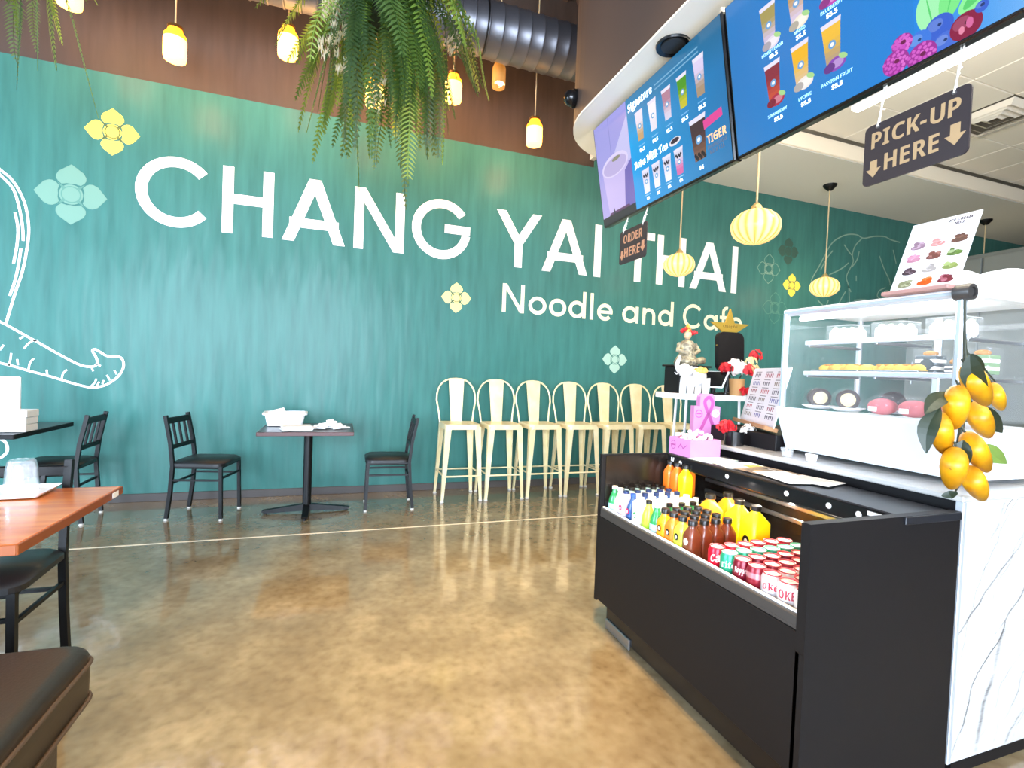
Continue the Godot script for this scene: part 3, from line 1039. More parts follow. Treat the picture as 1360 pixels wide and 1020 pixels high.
func make_stool() -> Node3D:
	var t := thing("bar_stool", "cream metal bar stool nearest the black chair, first of the row along the green wall", "bar stool", Vector3(1.16, 0, -4.92), 0.0, "cream metal bar stools along the wall")
	var g := G.new()
	# pressed seat with rounded corners and a turned-down skirt
	var p := rounded(0.36, 0.36, 0.05, 5)
	var flat := Transform3D(Basis(Vector3.RIGHT, Vector3(0, 0, -1), Vector3.UP), Vector3(0, 0.755, 0))
	g.prism(p, 0.01, flat)
	for i in p.size():
		var a := p[i]
		var b := p[(i + 1) % p.size()]
		g.quad(Vector3(a.x, 0.76, -a.y), Vector3(a.x * 1.03, 0.715, -a.y * 1.03), Vector3(b.x * 1.03, 0.715, -b.y * 1.03), Vector3(b.x, 0.76, -b.y))
	part("seat", g, M.stool, t)
	for sx in [-1.0, 1.0]:
		for sz in [-1.0, 1.0]:
			g = G.new()      # folded L-section leg, tapering down and splaying out
			var top := Vector3(sx * 0.178, 0.745, sz * 0.178)
			var bot := Vector3(sx * 0.206, 0.012, sz * 0.206)
			for ax in 2:
				var d := Vector3(-sx, 0, 0) if ax == 0 else Vector3(0, 0, -sz)
				var k := Vector3(0, 0, -sz * 0.006) if ax == 0 else Vector3(-sx * 0.006, 0, 0)
				var q := [top, top + d * 0.062, bot + d * 0.026, bot]
				g.quad(q[0], q[1], q[2], q[3])
				g.quad(q[0] + k, q[3] + k, q[2] + k, q[1] + k)
				g.quad(q[1], q[1] + k, q[2] + k, q[2])
				g.quad(q[3], q[2], q[2] + k, q[3] + k)
			part("leg", g, M.stool, t)
			g = G.new()
			g.box(bot + Vector3(-sx * 0.012, -0.003, -sz * 0.012), Vector3(0.034, 0.018, 0.034), 0.004)
			part("foot_cap", g, M.glide, t)
	var y := 0.255
	var h := 0.192
	for q in 4:
		var b := Basis(Vector3.UP, PI / 2 * q)
		g = G.new()
		g.tube([b * Vector3(-h, y + 0.012 * (q % 2), h), b * Vector3(h, y + 0.012 * (q % 2), h)], 0.009, 6)
		part("foot_rail", g, M.stool, t)
	# hoop back and wide centre splat
	g = G.new()
	var c := [Vector3(-0.172, 0.745, -0.15), Vector3(-0.185, 0.86, -0.168)]
	for i in 15:
		var a := deg_to_rad(180 - 180.0 * i / 14)
		var yy := 0.985 + pow(maxf(sin(a), 0.0), 0.85) * 0.225
		c.append(Vector3(signf(cos(a)) * pow(absf(cos(a)), 0.8) * 0.208, yy, -0.17 - (yy - 0.86) * 0.16))
	c.append_array([Vector3(0.185, 0.86, -0.168), Vector3(0.172, 0.745, -0.15)])
	g.tube(c, 0.0095, 8)
	part("back_hoop", g, M.stool, t)
	g = G.new()
	var pl := PackedVector2Array([Vector2(-0.058, 0.0), Vector2(0.058, 0.0), Vector2(0.083, 0.455), Vector2(-0.083, 0.455)])
	var sp := Transform3D(Basis(Vector3.RIGHT, -0.135), Vector3(0, 0.757, -0.152))
	g.prism(pl, 0.004, sp)
	g.prism(PackedVector2Array([Vector2(-0.035, 0.09), Vector2(0.035, 0.09), Vector2(0.052, 0.40), Vector2(-0.052, 0.40)]), 0.004, sp * Transform3D(Basis(), Vector3(0, 0, 0.004)))
	part("back_splat", g, M.stool, t)
	return t

func seating() -> void:
	var c := make_chair("black metal chair left of the small dark table, its seat facing right", Vector3(-1.04, 0, -4.76), 1.36)
	dup(c, Vector3(0.44, 0, -4.745), -1.60, "black metal chair between the small dark table and the row of bar stools")
	dup(c, Vector3(-2.075, 0, -4.79), -1.55, "black metal chair tucked in under the far left table by the wall")
	dup(c, Vector3(-1.275, 0, -2.42), 0.03, "black metal chair tucked under the orange wooden table near the camera")
	var s := make_stool()
	var ord := ["second", "third", "fourth", "fifth", "sixth", "seventh"]
	for i in 6:
		dup(s, Vector3(1.16 + 0.441 * (i + 1), 0, -4.92 + rng.randf_range(-0.012, 0.012)), rng.randf_range(-0.03, 0.03), "cream metal bar stool, %s in the row counting from the black chair" % ord[i])
	var t := thing("cafe_table", "small dark brown pedestal table with a white tub on it against the green wall", "table", Vector3(-0.25, 0, -4.66))
	pedestal(t, Vector3(0.73, 0, 0.64), M.dark_table, M.red_edge, 0.36)
	t = thing("cafe_table", "dark table at the far left edge holding white stacks before the elephant mural", "table", Vector3(-2.46, 0, -4.64))
	pedestal(t, Vector3(0.76, 0, 0.78), M.dark_table, M.black_body, 0.36)
	t = thing("dining_table", "orange wood table with tray and upturned glass at the left edge", "table", Vector3(-1.32, 0, -2.185))
	pedestal(t, Vector3(0.88, 0, 0.73), M.wood, M.wood_edge, 0.3)
	var g := G.new()
	g.box(Vector3(0.4475, 0.731, 0.235 - 0.52), Vector3(0.002, 0.022, 0.055))
	part("sticker", g, M.white_soft, t)
	# things on the small table
	var tub := thing("bus_tub", "white plastic tub on the small dark table", "tub", Vector3(-0.455, 0.75, -4.83), 0.05)
	g = G.new()
	var o := rounded(0.33, 0.24, 0.03, 4)
	for i in o.size():
		var a := o[i]
		var b := o[(i + 1) % o.size()]
		for k in [[0.86, 0.003, 1.0, 0.115], [0.97, 0.115, 0.84, 0.006]]:
			g.quad(Vector3(a.x * k[0], k[1], -a.y * k[0]), Vector3(b.x * k[0], k[1], -b.y * k[0]), Vector3(b.x * k[2], k[3], -b.y * k[2]), Vector3(a.x * k[2], k[3], -a.y * k[2]))
		g.quad(Vector3(a.x * 0.97, 0.117, -a.y * 0.97), Vector3(a.x * 1.1, 0.115, -a.y * 1.1), Vector3(b.x * 1.1, 0.115, -b.y * 1.1), Vector3(b.x * 0.97, 0.117, -b.y * 0.97))
		g.quad(Vector3(a.x * 1.1, 0.115, -a.y * 1.1), Vector3(a.x * 1.1, 0.10, -a.y * 1.1), Vector3(b.x * 1.1, 0.10, -b.y * 1.1), Vector3(b.x * 1.1, 0.115, -b.y * 1.1))
		g.tri(Vector3(a.x * 0.86, 0.003, -a.y * 0.86), Vector3(0, 0.003, 0), Vector3(b.x * 0.86, 0.003, -b.y * 0.86))
	part("body", g, M.white_plastic, tub)
	g = G.new()
	g.box(Vector3.ZERO, Vector3(0.09, 0.05, 0.002), 0.0, Transform3D(Basis.from_euler(Vector3(-0.5, 0.3, 0.25)), Vector3(-0.05, 0.12, -0.04)))
	g.box(Vector3.ZERO, Vector3(0.26, 0.05, 0.16), 0.02, Transform3D(Basis(), Vector3(0, 0.075, 0)))
	part("contents", g, M.white_soft, tub)
	g = G.new()
	for k in 7: g.box(Vector3(0, 0.003 + 0.005 * k, 0), Vector3(0.23, 0.004, 0.17), 0.0015, Transform3D(Basis(Vector3.UP, rng.randf_range(-0.12, 0.12)), Vector3(rng.randf_range(-0.01, 0.01), 0, 0)))
	single("napkin_stack", g, M.white_soft, "stack of white napkins in front of the tub on the small table", "napkins", Vector3(-0.33, 0.75, -4.47), 0.15)
	g = G.new()
	for k in 60:
		var r := rng.randf_range(0.0, 0.15)
		var a := rng.randf() * TAU
		var h := (0.15 - r) * 0.4 * rng.randf() + 0.008
		g.tube([Vector3(cos(a) * r - 0.03, h, sin(a) * r * 0.6), Vector3(cos(a) * r + 0.03, h + rng.randf_range(-0.006, 0.012), sin(a) * r * 0.6 + rng.randf_range(-0.03, 0.03))], 0.008, 6)
	var pk := single("packet_heap", g, M.white_soft, "heap of small white packets right of the napkins on the small table", "packets", Vector3(-0.07, 0.75, -4.56))
	pk.set_meta("kind", "stuff")
	# far left table
	g = G.new()
	for k in 3: g.box(Vector3(rng.randf_range(-0.004, 0.004), 0.026 + 0.051 * k, 0), Vector3(0.2, 0.048, 0.15), 0.004)
	single("napkin_stack", g, M.white_soft, "white stack of boxed napkins on the far left table", "napkins", Vector3(-2.16, 0.75, -4.42))
	var mh := thing("menu_holder", "tall clear holder with white menu sheets at the left edge", "menu holder", Vector3(-2.27, 0.75, -4.56), 0.1)
	g = G.new()
	g.box(Vector3(0, 0.012, 0), Vector3(0.16, 0.02, 0.09), 0.004)
	g.box(Vector3(0, 0.2, 0.018), Vector3(0.15, 0.36, 0.004))
	part("stand", g, M.tumbler, mh)
	g = G.new()
	g.box(Vector3(0, 0.2, 0.0), Vector3(0.145, 0.35, 0.012), 0.001)
	part("sheets", g, M.white_soft, mh)
	# near wooden table
	var tray := thing("serving_tray", "white rectangular tray under the upturned glass on the orange table", "tray", Vector3(-1.275, 0.75, -2.445), 0.06)
	g = G.new()
	var q := rounded(0.40, 0.19, 0.02, 4)
	for i in q.size():
		var a := q[i]
		var b := q[(i + 1) % q.size()]
		g.quad(Vector3(a.x * 0.9, 0.002, -a.y * 0.86), Vector3(b.x * 0.9, 0.002, -b.y * 0.86), Vector3(b.x, 0.02, -b.y), Vector3(a.x, 0.02, -a.y))
		g.quad(Vector3(a.x, 0.02, -a.y), Vector3(b.x, 0.02, -b.y), Vector3(b.x * 0.88, 0.008, -b.y * 0.82), Vector3(a.x * 0.88, 0.008, -a.y * 0.82))
		g.tri(Vector3(a.x * 0.88, 0.008, -a.y * 0.82), Vector3(b.x * 0.88, 0.008, -b.y * 0.82), Vector3(0, 0.008, 0))
	part("dish", g, M.china, tray)
	var gl := thing("glass_tumbler", "clear ribbed tumbler standing upside down on the white tray", "glass", Vector3(-1.185, 0.76, -2.475))
	g = G.new()
	g.lathe([[0.052, 0.0], [0.046, 0.09], [0.041, 0.118], [0.036, 0.124], [0.0, 0.125]], 40, Transform3D(), 0.035, 14)
	g.lathe([[0.0, 0.112], [0.036, 0.11], [0.042, 0.09], [0.048, 0.0]], 40)
	part("body", g, M.tumbler, gl)
	# booth bench in the foreground
	var bench := thing("booth_bench", "dark brown leather booth bench with a piped edge in the bottom left corner", "bench", Vector3(-1.088, 0, -0.965))
	g = G.new()
	soft_slab(g, Vector3(0.89, 0.17, 1.5), 0.04)
	part("cushion", g, M.leather, bench, Vector3(0, 0.408, 0))
	for y in [0.445, 0.342]:
		g = G.new()
		var pts := []
		for k in rounded(0.892, 1.502, 0.05, 4): pts.append(Vector3(k.x, y, -k.y))
		g.tube(pts, 0.006, 8, true)
		part("piping", g, M.leather_welt, bench)
	g = G.new()
	g.box(Vector3(-0.015, 0.18, 0.03), Vector3(0.82, 0.31, 1.4), 0.012)
	part("base", g, M.leather, bench)
	g = G.new()
	g.box(Vector3(-0.03, 0.015, 0), Vector3(0.72, 0.03, 1.3), 0.004)
	part("plinth", g, M.black_body, bench)

# cushion: slab with generously rounded edges
func soft_slab(g: G, s: Vector3, r: float) -> void:
	var rings := []
	for k in 13:
		var a := deg_to_rad(-90 + 180.0 * k / 12)
		var inset := r * (1.0 - cos(a))
		var y := (s.y / 2 - r) * signf(sin(a)) * (0.0 if k == 6 else 1.0) + r * sin(a)
		var ring := []
		for q in rounded(s.x - inset * 2, s.z - inset * 2, 0.05, 4): ring.append(Vector3(q.x, y, -q.y))
		rings.append(ring)
	var m: int = rings[0].size()
	for k in 12:
		var a0 := deg_to_rad(-90 + 180.0 * k / 12)
		var a1 := deg_to_rad(-90 + 180.0 * (k + 1) / 12)
		for i in m:
			var j := (i + 1) % m
			var o := []
			for e in [[k, i, a0], [k, j, a0], [k + 1, j, a1], [k + 1, i, a1]]:
				var p: Vector3 = rings[e[0]][e[1]]
				var d := Vector3(0, 0, 0)
				if absf(p.x) > s.x / 2 - 0.09: d.x = signf(p.x)
				if absf(p.z) > s.z / 2 - 0.09: d.z = signf(p.z)
				if d == Vector3.ZERO: d = Vector3(p.x, 0, p.z)
				o.append([p, (d.normalized() * cos(e[2]) + Vector3.UP * sin(e[2])).normalized()])
			g.tri(o[0][0], o[1][0], o[2][0], o[0][1], o[1][1], o[2][1])
			g.tri(o[0][0], o[2][0], o[3][0], o[0][1], o[2][1], o[3][1])
	for i in m:
		var j := (i + 1) % m
		g.tri(rings[12][i], rings[12][j], Vector3(0, s.y / 2 + 0.008, 0))
		g.tri(rings[0][j], rings[0][i], Vector3(0, -s.y / 2, 0))

# ------------------------------------------------------------------ kitchen side behind the counter
func kitchen() -> void:
	var g := G.new()
	var t := thing("kitchen_cabinet", "tall grey cabinet run on the kitchen side behind the counter", "cabinet", Vector3(7.6, 0, -3.0))
	g.box(Vector3(0, 1.5, 0), Vector3(0.7, 2.9, 3.2), 0.01)
	part("body", g, mat("59605e", 0.5), t)
	for k in 4:
		g = G.new()
		g.box(Vector3(-0.36, 1.5, -1.2 + 0.8 * k), Vector3(0.02, 2.8, 0.78), 0.006)
		var d := part("door", g, mat("636a68", 0.45), t)
		g = G.new()
		g.box(Vector3(-0.385, 1.5, -1.5 + 0.8 * k), Vector3(0.02, 0.3, 0.02), 0.005)
		part("handle", g, M.steel, d)
	# white bags heaped on the case, seen past its near end
	for k in [0, 2]:
		g = G.new()
		var c := Vector3([2.50, 2.47, 2.50][k], [1.752, 1.732, 1.735][k], [-1.46, -1.76, -1.22][k])
		var r: Vector3 = [Vector3(0.13, 0.075, 0.12), Vector3(0.11, 0.05, 0.12), Vector3(0.13, 0.058, 0.08)][k]
		for i in 3: g.ball(Vector3(rng.randf_range(-0.03, 0.03), 0.0 + rng.randf_range(-0.004, 0.01), rng.randf_range(-0.03, 0.03)), r * rng.randf_range(0.85, 1.0), 20)
		single("plastic_bag", g, M.white_soft, ["plump white bag behind the menu board on top of the cake case", "white bag behind the menu board on top of the cake case", "white bag nearest the camera on top of the cake case"][k], "bag", c)

# ------------------------------------------------------------------ open drinks cooler
func cooler() -> void:
	var t := thing("drinks_cooler", "black open-topped drinks cooler filled with bottles and cans", "cooler")
	var g := G.new()
	g.box(Vector3(1.2985, 0.365, -1.65), Vector3(0.023, 0.43, 1.19), 0.003)      # front skin
	part("front_panel", g, M.black_body, t)
	g = G.new()
	g.box(Vector3(1.63, 0.09, -1.65), Vector3(0.58, 0.14, 1.14), 0.004)
	part("plinth", g, M.black_gloss, t)
	g = G.new()
	g.box(Vector3(1.336, 0.028, -2.10), Vector3(0.012, 0.05, 0.22), 0.003)
	part("kick_plate", g, M.steel, t)
	g = G.new()
	g.box(Vector3(1.30, 0.607, -1.652), Vector3(0.026, 0.036, 1.166), 0.004)
	g.box(Vector3(1.296, 0.588, -1.652), Vector3(0.018, 0.012, 1.166), 0.002)
	part("front_rail", g, M.grey_strip, t)
	g = G.new()
	g.box(Vector3(1.306, 0.628, -1.652), Vector3(0.012, 0.006, 1.166), 0.001)
	part("bright_trim", g, M.white_plastic, t)
	# near end panel with its small step, far end panel
	var side := PackedVector2Array([Vector2(1.287, 0.01), Vector2(1.95, 0.01), Vector2(1.95, 0.905), Vector2(1.285, 0.905), Vector2(1.285, 0.525), Vector2(1.287, 0.52)])
	g = G.new()
	g.prism(side, 0.03, Transform3D(Basis(), Vector3(0, 0, -1.07)))
	part("end_panel", g, M.black_body, t)
	g = G.new()
	g.box(Vector3(1.81, 0.892, -1.037), Vector3(0.27, 0.025, 0.008), 0.002)
	part("end_cap", g, M.black_top, t)
	g = G.new()
	g.prism(PackedVector2Array([Vector2(1.287, 0.14), Vector2(1.95, 0.14), Vector2(1.95, 0.90), Vector2(1.287, 0.90)]), 0.022, Transform3D(Basis(), Vector3(0, 0, -2.262)))
	part("end_panel", g, M.black_body, t)
	g = G.new()
	g.box(Vector3(1.62, 0.74, -2.237), Vector3(0.62, 0.31, 0.004))
	part("end_liner", g, M.inner, t)
	# well
	g = G.new()
	g.box(Vector3(1.625, 0.555, -1.652), Vector3(0.62, 0.02, 1.166))
	part("deck", g, M.steel, t)
	g = G.new()
	g.box(Vector3(1.935, 0.5, -1.65), Vector3(0.03, 0.78, 1.19))
	part("back_liner", g, M.inner, t)
	g = G.new()
	g.box(Vector3(1.78, 0.628, -2.13), Vector3(0.28, 0.126, 0.2), 0.004)
	part("riser", g, M.inner, t)
	for y in [0.70, 0.76]:
		g = G.new()
		g.box(Vector3(1.915, y, -1.65), Vector3(0.012, 0.02, 1.1), 0.003)
		part("air_grille", g, M.steel, t)
	# ledge over the back of the well
	g = G.new()
	g.box(Vector3(1.82, 0.893, -1.66), Vector3(0.26, 0.016, 1.18), 0.003)
	part("ledge", g, M.black_top, t)
	g = G.new()
	g.box(Vector3(1.694, 0.866, -1.66), Vector3(0.014, 0.06, 1.18), 0.003)
	part("ledge_front", g, M.black_gloss, t)
	for z in [-2.13, -1.8, -1.48, -1.30, -1.19]:
		g = G.new()
		g.lathe([[0.0, 0.004], [0.009, 0.003], [0.011, 0.0]], 14, Transform3D(Basis(Vector3.BACK, PI / 2), Vector3(1.687, 0.868, z)))
		part("button", g, M.white_dot, t)
	g = G.new()
	g.box(Vector3(1.686, 0.882, -1.135), Vector3(0.002, 0.014, 0.05))
	part("label_sticker", g, M.white_dot, t)
	g = G.new()
	for z in [-2.20, -2.185]:
		g.tube([Vector3(1.686, 0.885, z), Vector3(1.682, 0.872, z + 0.004), Vector3(1.685, 0.852, -2.192)], 0.003, 6)
	part("hook", g, M.white_dot, t)
	g = G.new()
	g.box(Vector3(1.73, 0.875, -1.65), Vector3(0.03, 0.012, 1.1), 0.003)
	part("led_strip", g, M.led_warm, t)
	area("led_strip_light", t, Transform3D(Basis.looking_at(Vector3(-0.45, -1, 0).normalized(), Vector3.BACK), Vector3(1.715, 0.862, -1.65)), Vector2(1.1, 0.02), "fff4e2", 0.8)
	bottles()
	cans()

func bottle_shape(kind: String, g: G, cap: G) -> void:
	match kind:
		"juice":
			g.lathe([[0.0, 0.0, 5], [0.027, 0.0, 5], [0.029, 0.006, 5], [0.029, 0.11, 5], [0.026, 0.125, 4], [0.018, 0.142, 2.5], [0.015, 0.15, 2], [0.015, 0.158, 2]], 24)
			cap.lathe([[0.0, 0.156], [0.0185, 0.156], [0.0185, 0.174], [0.017, 0.176], [0.0, 0.176]], 18)
		"jug":
			g.lathe([[0.0, 0.0, 7], [0.042, 0.0, 7], [0.045, 0.008, 7], [0.045, 0.158, 7], [0.020, 0.196, 3], [0.018, 0.2, 2], [0.018, 0.21, 2]], 28)
			cap.lathe([[0.0, 0.207], [0.022, 0.207], [0.022, 0.226], [0.02, 0.228], [0.0, 0.228]], 18)
		"carton":
			g.lathe([[0.0, 0.0, 7], [0.03, 0.0, 7], [0.031, 0.004, 7], [0.031, 0.145, 7], [0.024, 0.158, 5], [0.016, 0.162, 2]], 24)
			cap.lathe([[0.0, 0.16], [0.015, 0.16], [0.015, 0.174], [0.0, 0.175]], 16)
		_:
			g.lathe([[0.0, 0.0], [0.027, 0.0], [0.03, 0.008], [0.03, 0.09], [0.028, 0.11], [0.018, 0.138], [0.013, 0.15], [0.013, 0.164]], 20)
			cap.lathe([[0.0, 0.162], [0.0145, 0.162], [0.0145, 0.176], [0.0, 0.177]], 16)

func make_bottle(kind: String, body: Material, capm: Material, lab: Material, logo: Material, called: String, label: String, group: String) -> Node3D:
	var t := thing(called, label, "bottle" if kind != "carton" else "carton", Vector3.ZERO, 0.0, group)
	var g := G.new()
	var c := G.new()
	bottle_shape(kind, g, c)
	part("body", g, body, t)
	part("cap", c, capm, t)
	if lab:
		g = G.new()
		if kind == "round": g.lathe([[0.0305, 0.025], [0.0306, 0.03], [0.0306, 0.085], [0.0305, 0.09]], 20)
		else: g.lathe([[0.0315, 0.02, 6], [0.0315, 0.12, 6]], 24)
		part("label_band", g, lab, t)
	if logo:
		var r := 0.012 if kind != "jug" else 0.018
		var d := {"juice": 0.0305, "jug": 0.0465, "carton": 0.0325, "round": 0.0315}[kind] as float
		g = G.new()
		g.prism(arc(Vector2.ZERO, r, r * 1.15, 0, 345, 20), 0.0012, look(Vector3(0, 0, 1), Vector3.UP, Vector3(-d + 0.001, 0.092 if kind != "jug" else 0.085, 0)))
		part("logo", g, logo, t)
		g = G.new()
		g.prism(arc(Vector2(0, -r * 0.1), r * 0.5, r * 0.6, 0, 345, 16), 0.0004, look(Vector3(0, 0, 1), Vector3.UP, Vector3(-d - 0.0004, 0.092 if kind != "jug" else 0.085, 0)))
		part("logo_mark", g, M.white_dot, t)
	return t

func lane(t: Node3D, z: float, cols: Array, behind: String, group: String, y := 0.566) -> void:
	t.position = Vector3(cols[0], y, z)
	for i in range(1, cols.size()):
		var nth: String = ["", "second", "third", "fourth", "fifth", "sixth"][i]
		dup(t, Vector3(cols[i], y, z + rng.randf_range(-0.003, 0.003)), rng.randf_range(-0.15, 0.15), "%s, %s from the front" % [behind, nth], group)

func bottles() -> void:
	var black := mat("17130f", 0.35)
	var white := mat("f4f6f6", 0.35)
	var navy := mat("20335e", 0.35)
	var blue := mat("2a55b8", 0.35)
	var brown := mat("6b2f12", 0.2, 0.0, {"clearcoat_enabled": true, "clearcoat": 0.6})
	var orange := mat("ef7a1c", 0.22, 0.0, {"clearcoat_enabled": true, "clearcoat": 0.6})
	var lime := mat("bcc23a", 0.22, 0.0, {"clearcoat_enabled": true, "clearcoat": 0.6})
	var yellow := mat("ffe600", 0.22, 0.0, {"clearcoat_enabled": true, "clearcoat": 0.6})
	var amber := mat("ff9d0a", 0.22, 0.0, {"clearcoat_enabled": true, "clearcoat": 0.6})
	var green := mat("1f8c4a", 0.12, 0.0, {"clearcoat_enabled": true, "clearcoat": 0.8})
	var pale := mat("cfe6d8", 0.12, 0.0, {"clearcoat_enabled": true, "clearcoat": 0.8})
	var deep := mat("27508e", 0.2, 0.0, {"clearcoat_enabled": true, "clearcoat": 0.6})
	var limegreen := mat("9fd03c", 0.25)
	var sky := mat("a9d3ec", 0.4)
	var lilac := mat("c7c3dc", 0.4)
	var red := mat("d0205a", 0.4)
	var gleaf := mat("2f9a4c", 0.4)
	var cols := [1.351, 1.408, 1.466, 1.523]
	var c5 := [1.355, 1.42, 1.485, 1.55]
	var g1 := "brown juice bottles in the lane beside the cans"
	lane(make_bottle("juice", brown, black, null, M.white_dot, "juice_bottle", "foremost brown juice bottle, beside the red cans", g1), -1.612, cols, "brown juice bottle in the lane beside the red cans", g1)
	var g2 := "brown juice bottles behind the lime one"
	lane(make_bottle("juice", lime, black, null, black, "juice_bottle", "foremost lime yellow juice bottle with a round black logo", g2), -1.672, [1.351], "", g2)
	var b2 := make_bottle("juice", brown, black, null, null, "juice_bottle", "brown juice bottle in the lane behind the lime yellow one", g2)
	lane(b2, -1.672, [1.408, 1.466, 1.523], "brown juice bottle in the lane behind the lime yellow one", g2)
	var g3 := "orange juice bottles in two lanes"
	lane(make_bottle("juice", orange, black, null, black, "juice_bottle", "foremost orange juice bottle beside the lime yellow one", g3), -1.73, [1.351], "", g3)
	lane(make_bottle("juice", amber, black, null, black, "juice_bottle", "amber juice bottle with round logo beside the green glass water bottles", g3), -1.787, [1.351], "", g3)
	var b3 := make_bottle("juice", orange, black, null, null, "juice_bottle", "black-capped juice bottle right behind the foremost orange one", g3)
	lane(b3, -1.73, [1.408, 1.466, 1.523], "black-capped juice bottle in the lane of the orange one", g3)
	lane(dup(b3, Vector3.ZERO, 0, "black-capped juice bottle right behind the foremost amber one"), -1.787, [1.408, 1.466, 1.523], "black-capped juice bottle in the lane of the amber one", g3)
	# jugs
	var gj := "square juice jugs behind the brown bottles"
	var j := make_bottle("jug", yellow, black, null, black, "juice_jug", "yellow square juice jug nearest the cans", gj)
	lane(j, -1.585, [1.645], "", gj)
	var j2 := dup(j, Vector3(1.652, 0.566, -1.682), 0.06, "yellow square juice jug standing beside the one nearest the cans")
	j2.rotation.y = 0.05
	var ja := make_bottle("jug", amber, black, null, null, "juice_jug", "orange-yellow square juice jug just behind the brown bottles", gj)
	lane(ja, -1.69, [1.585 - 0.03], "", gj)
	ja.position.x = 1.585 - 0.0
	ja.position = Vector3(1.590, 0.566, -1.790)
	dup(ja, Vector3(1.70, 0.566, -1.80), 0.1, "orange-yellow square juice jug deepest in the cooler by the jugs")
	# water and coconut lanes towards the far end
	var gw := "drinks in the middle of the cooler"
	lane(make_bottle("round", green, white, sky, null, "water_bottle", "foremost green glass water bottle with pale blue label next to the amber juice", gw), -1.852, [1.355], "", gw)
	lane(make_bottle("round", green, black, null, null, "water_bottle", "green glass bottle behind the blue-labelled one", gw), -1.852, [1.42, 1.485, 1.55, 1.615], "green glass bottle behind the blue-labelled one", gw)
	lane(make_bottle("round", limegreen, black, null, null, "tea_bottle", "foremost lime green tea bottle between white carton and green glass", gw), -1.915, [1.355], "", gw)
	lane(make_bottle("round", pale, white, limegreen, null, "tea_bottle", "pale bottle with lime band behind the lime green tea bottle", gw), -1.915, [1.42, 1.485, 1.55, 1.615], "pale bottle with lime band behind the lime green tea bottle", gw)
	lane(make_bottle("carton", white, white, null, gleaf, "drink_carton", "foremost white drink carton with a green mark", gw), -1.98, [1.355], "", gw)
	lane(make_bottle("carton", white, white, null, null, "drink_carton", "white drink carton behind the one with a green mark", gw), -1.98, [1.42, 1.485, 1.55, 1.615], "white drink carton behind the one with a green mark", gw)
	lane(make_bottle("round", deep, blue, null, red, "water_bottle", "foremost blue bottle with bright blue cap and red fruit mark", gw), -2.043, [1.355], "", gw)
	lane(make_bottle("round", deep, navy, null, null, "water_bottle", "navy-capped blue bottle behind the one with bright blue cap", gw), -2.043, [1.42, 1.485, 1.55, 1.605], "navy-capped blue bottle behind the one with bright blue cap", gw)
	lane(make_bottle("carton", lilac, navy, null, red, "water_bottle", "foremost pale lilac bottle with navy cap", gw), -2.105, [1.355], "", gw)
	lane(make_bottle("carton", white, navy, null, null, "water_bottle", "white navy-capped bottle behind the pale lilac one", gw), -2.105, [1.42, 1.485, 1.55, 1.605], "white navy-capped bottle behind the pale lilac one", gw)
	lane(make_bottle("round", pale, white, white, null, "water_bottle", "foremost pale green bottle with white label, second from the cooler's far end", gw), -2.16, [1.355], "", gw)
	lane(make_bottle("round", pale, black, null, null, "water_bottle", "pale green bottle behind the one second from the far end", gw), -2.16, [1.42, 1.485, 1.55, 1.605], "pale green bottle behind the one second from the far end", gw)
	lane(make_bottle("round", green, white, sky, null, "water_bottle", "green bottle with light blue label against the cooler's far end", gw), -2.205, [1.35], "", gw)
	lane(make_bottle("round", pale, black, null, null, "water_bottle", "clear bottle against the far end of the cooler", gw), -2.205, [1.42, 1.485, 1.55, 1.605], "clear bottle against the far end of the cooler", gw)
	# orange bottles on the rear riser
	var gr := "orange bottles on the raised rear step"
	var r0 := make_bottle("juice", orange, black, null, null, "juice_bottle", "orange juice bottle on the raised step against the cooler's far end", gr)
	lane(r0, -2.20, [1.68, 1.75], "orange juice bottle on the raised step against the far end", gr, 0.692)
	lane(dup(r0, Vector3.ZERO, 0, "orange juice bottle beside the lone yellow one on the raised step"), -2.14, [1.68, 1.75], "orange juice bottle beside the yellow one on the raised step", gr, 0.692)
	lane(make_bottle("juice", yellow, black, null, null, "juice_bottle", "lone yellow bottle among orange ones on the raised step", gr), -2.075, [1.68], "", gr, 0.692)

func can_tex(base: Color, style: int) -> ImageTexture:
	var p := Pic.new(128, 96, base)
	if style == 1:      # red with white wave
		for k in 4: p.poly([[k * 32, 62], [k * 32 + 16, 56], [k * 32 + 32, 62], [k * 32 + 32, 66], [k * 32 + 16, 60], [k * 32, 66]], Color.WHITE)
	elif style == 2:    # green with yellow edge
		p.rect(0, 70, 128, 4, Color("e8e04a"))
		p.rect(0, 76, 128, 20, Color("d8e8e0"))
	elif style == 3:    # maroon with pale ring
		for k in 3: p.ell(22 + 43 * k, 66, 12, 9, Color("d9b9b4"))
		for k in 3: p.ell(22 + 43 * k, 66, 10, 7, base)
	elif style == 4:    # silver with grey disc
		for k in 2: p.ell(32 + 64 * k, 58, 22, 26, Color("b9b4b8"))
	elif style == 5:
		p.rect(0, 40, 128, 60, Color("c9c2c4"))
		for k in 4: p.poly([[k * 32, 96], [k * 32 + 16, 55], [k * 32 + 32, 96]], Color("a99fa2"))
	elif style == 6:
		for k in 7: p.rect(6, 20 + k * 10, 116, 4, base.lerp(Color.WHITE, 0.45))
	return p.tex()

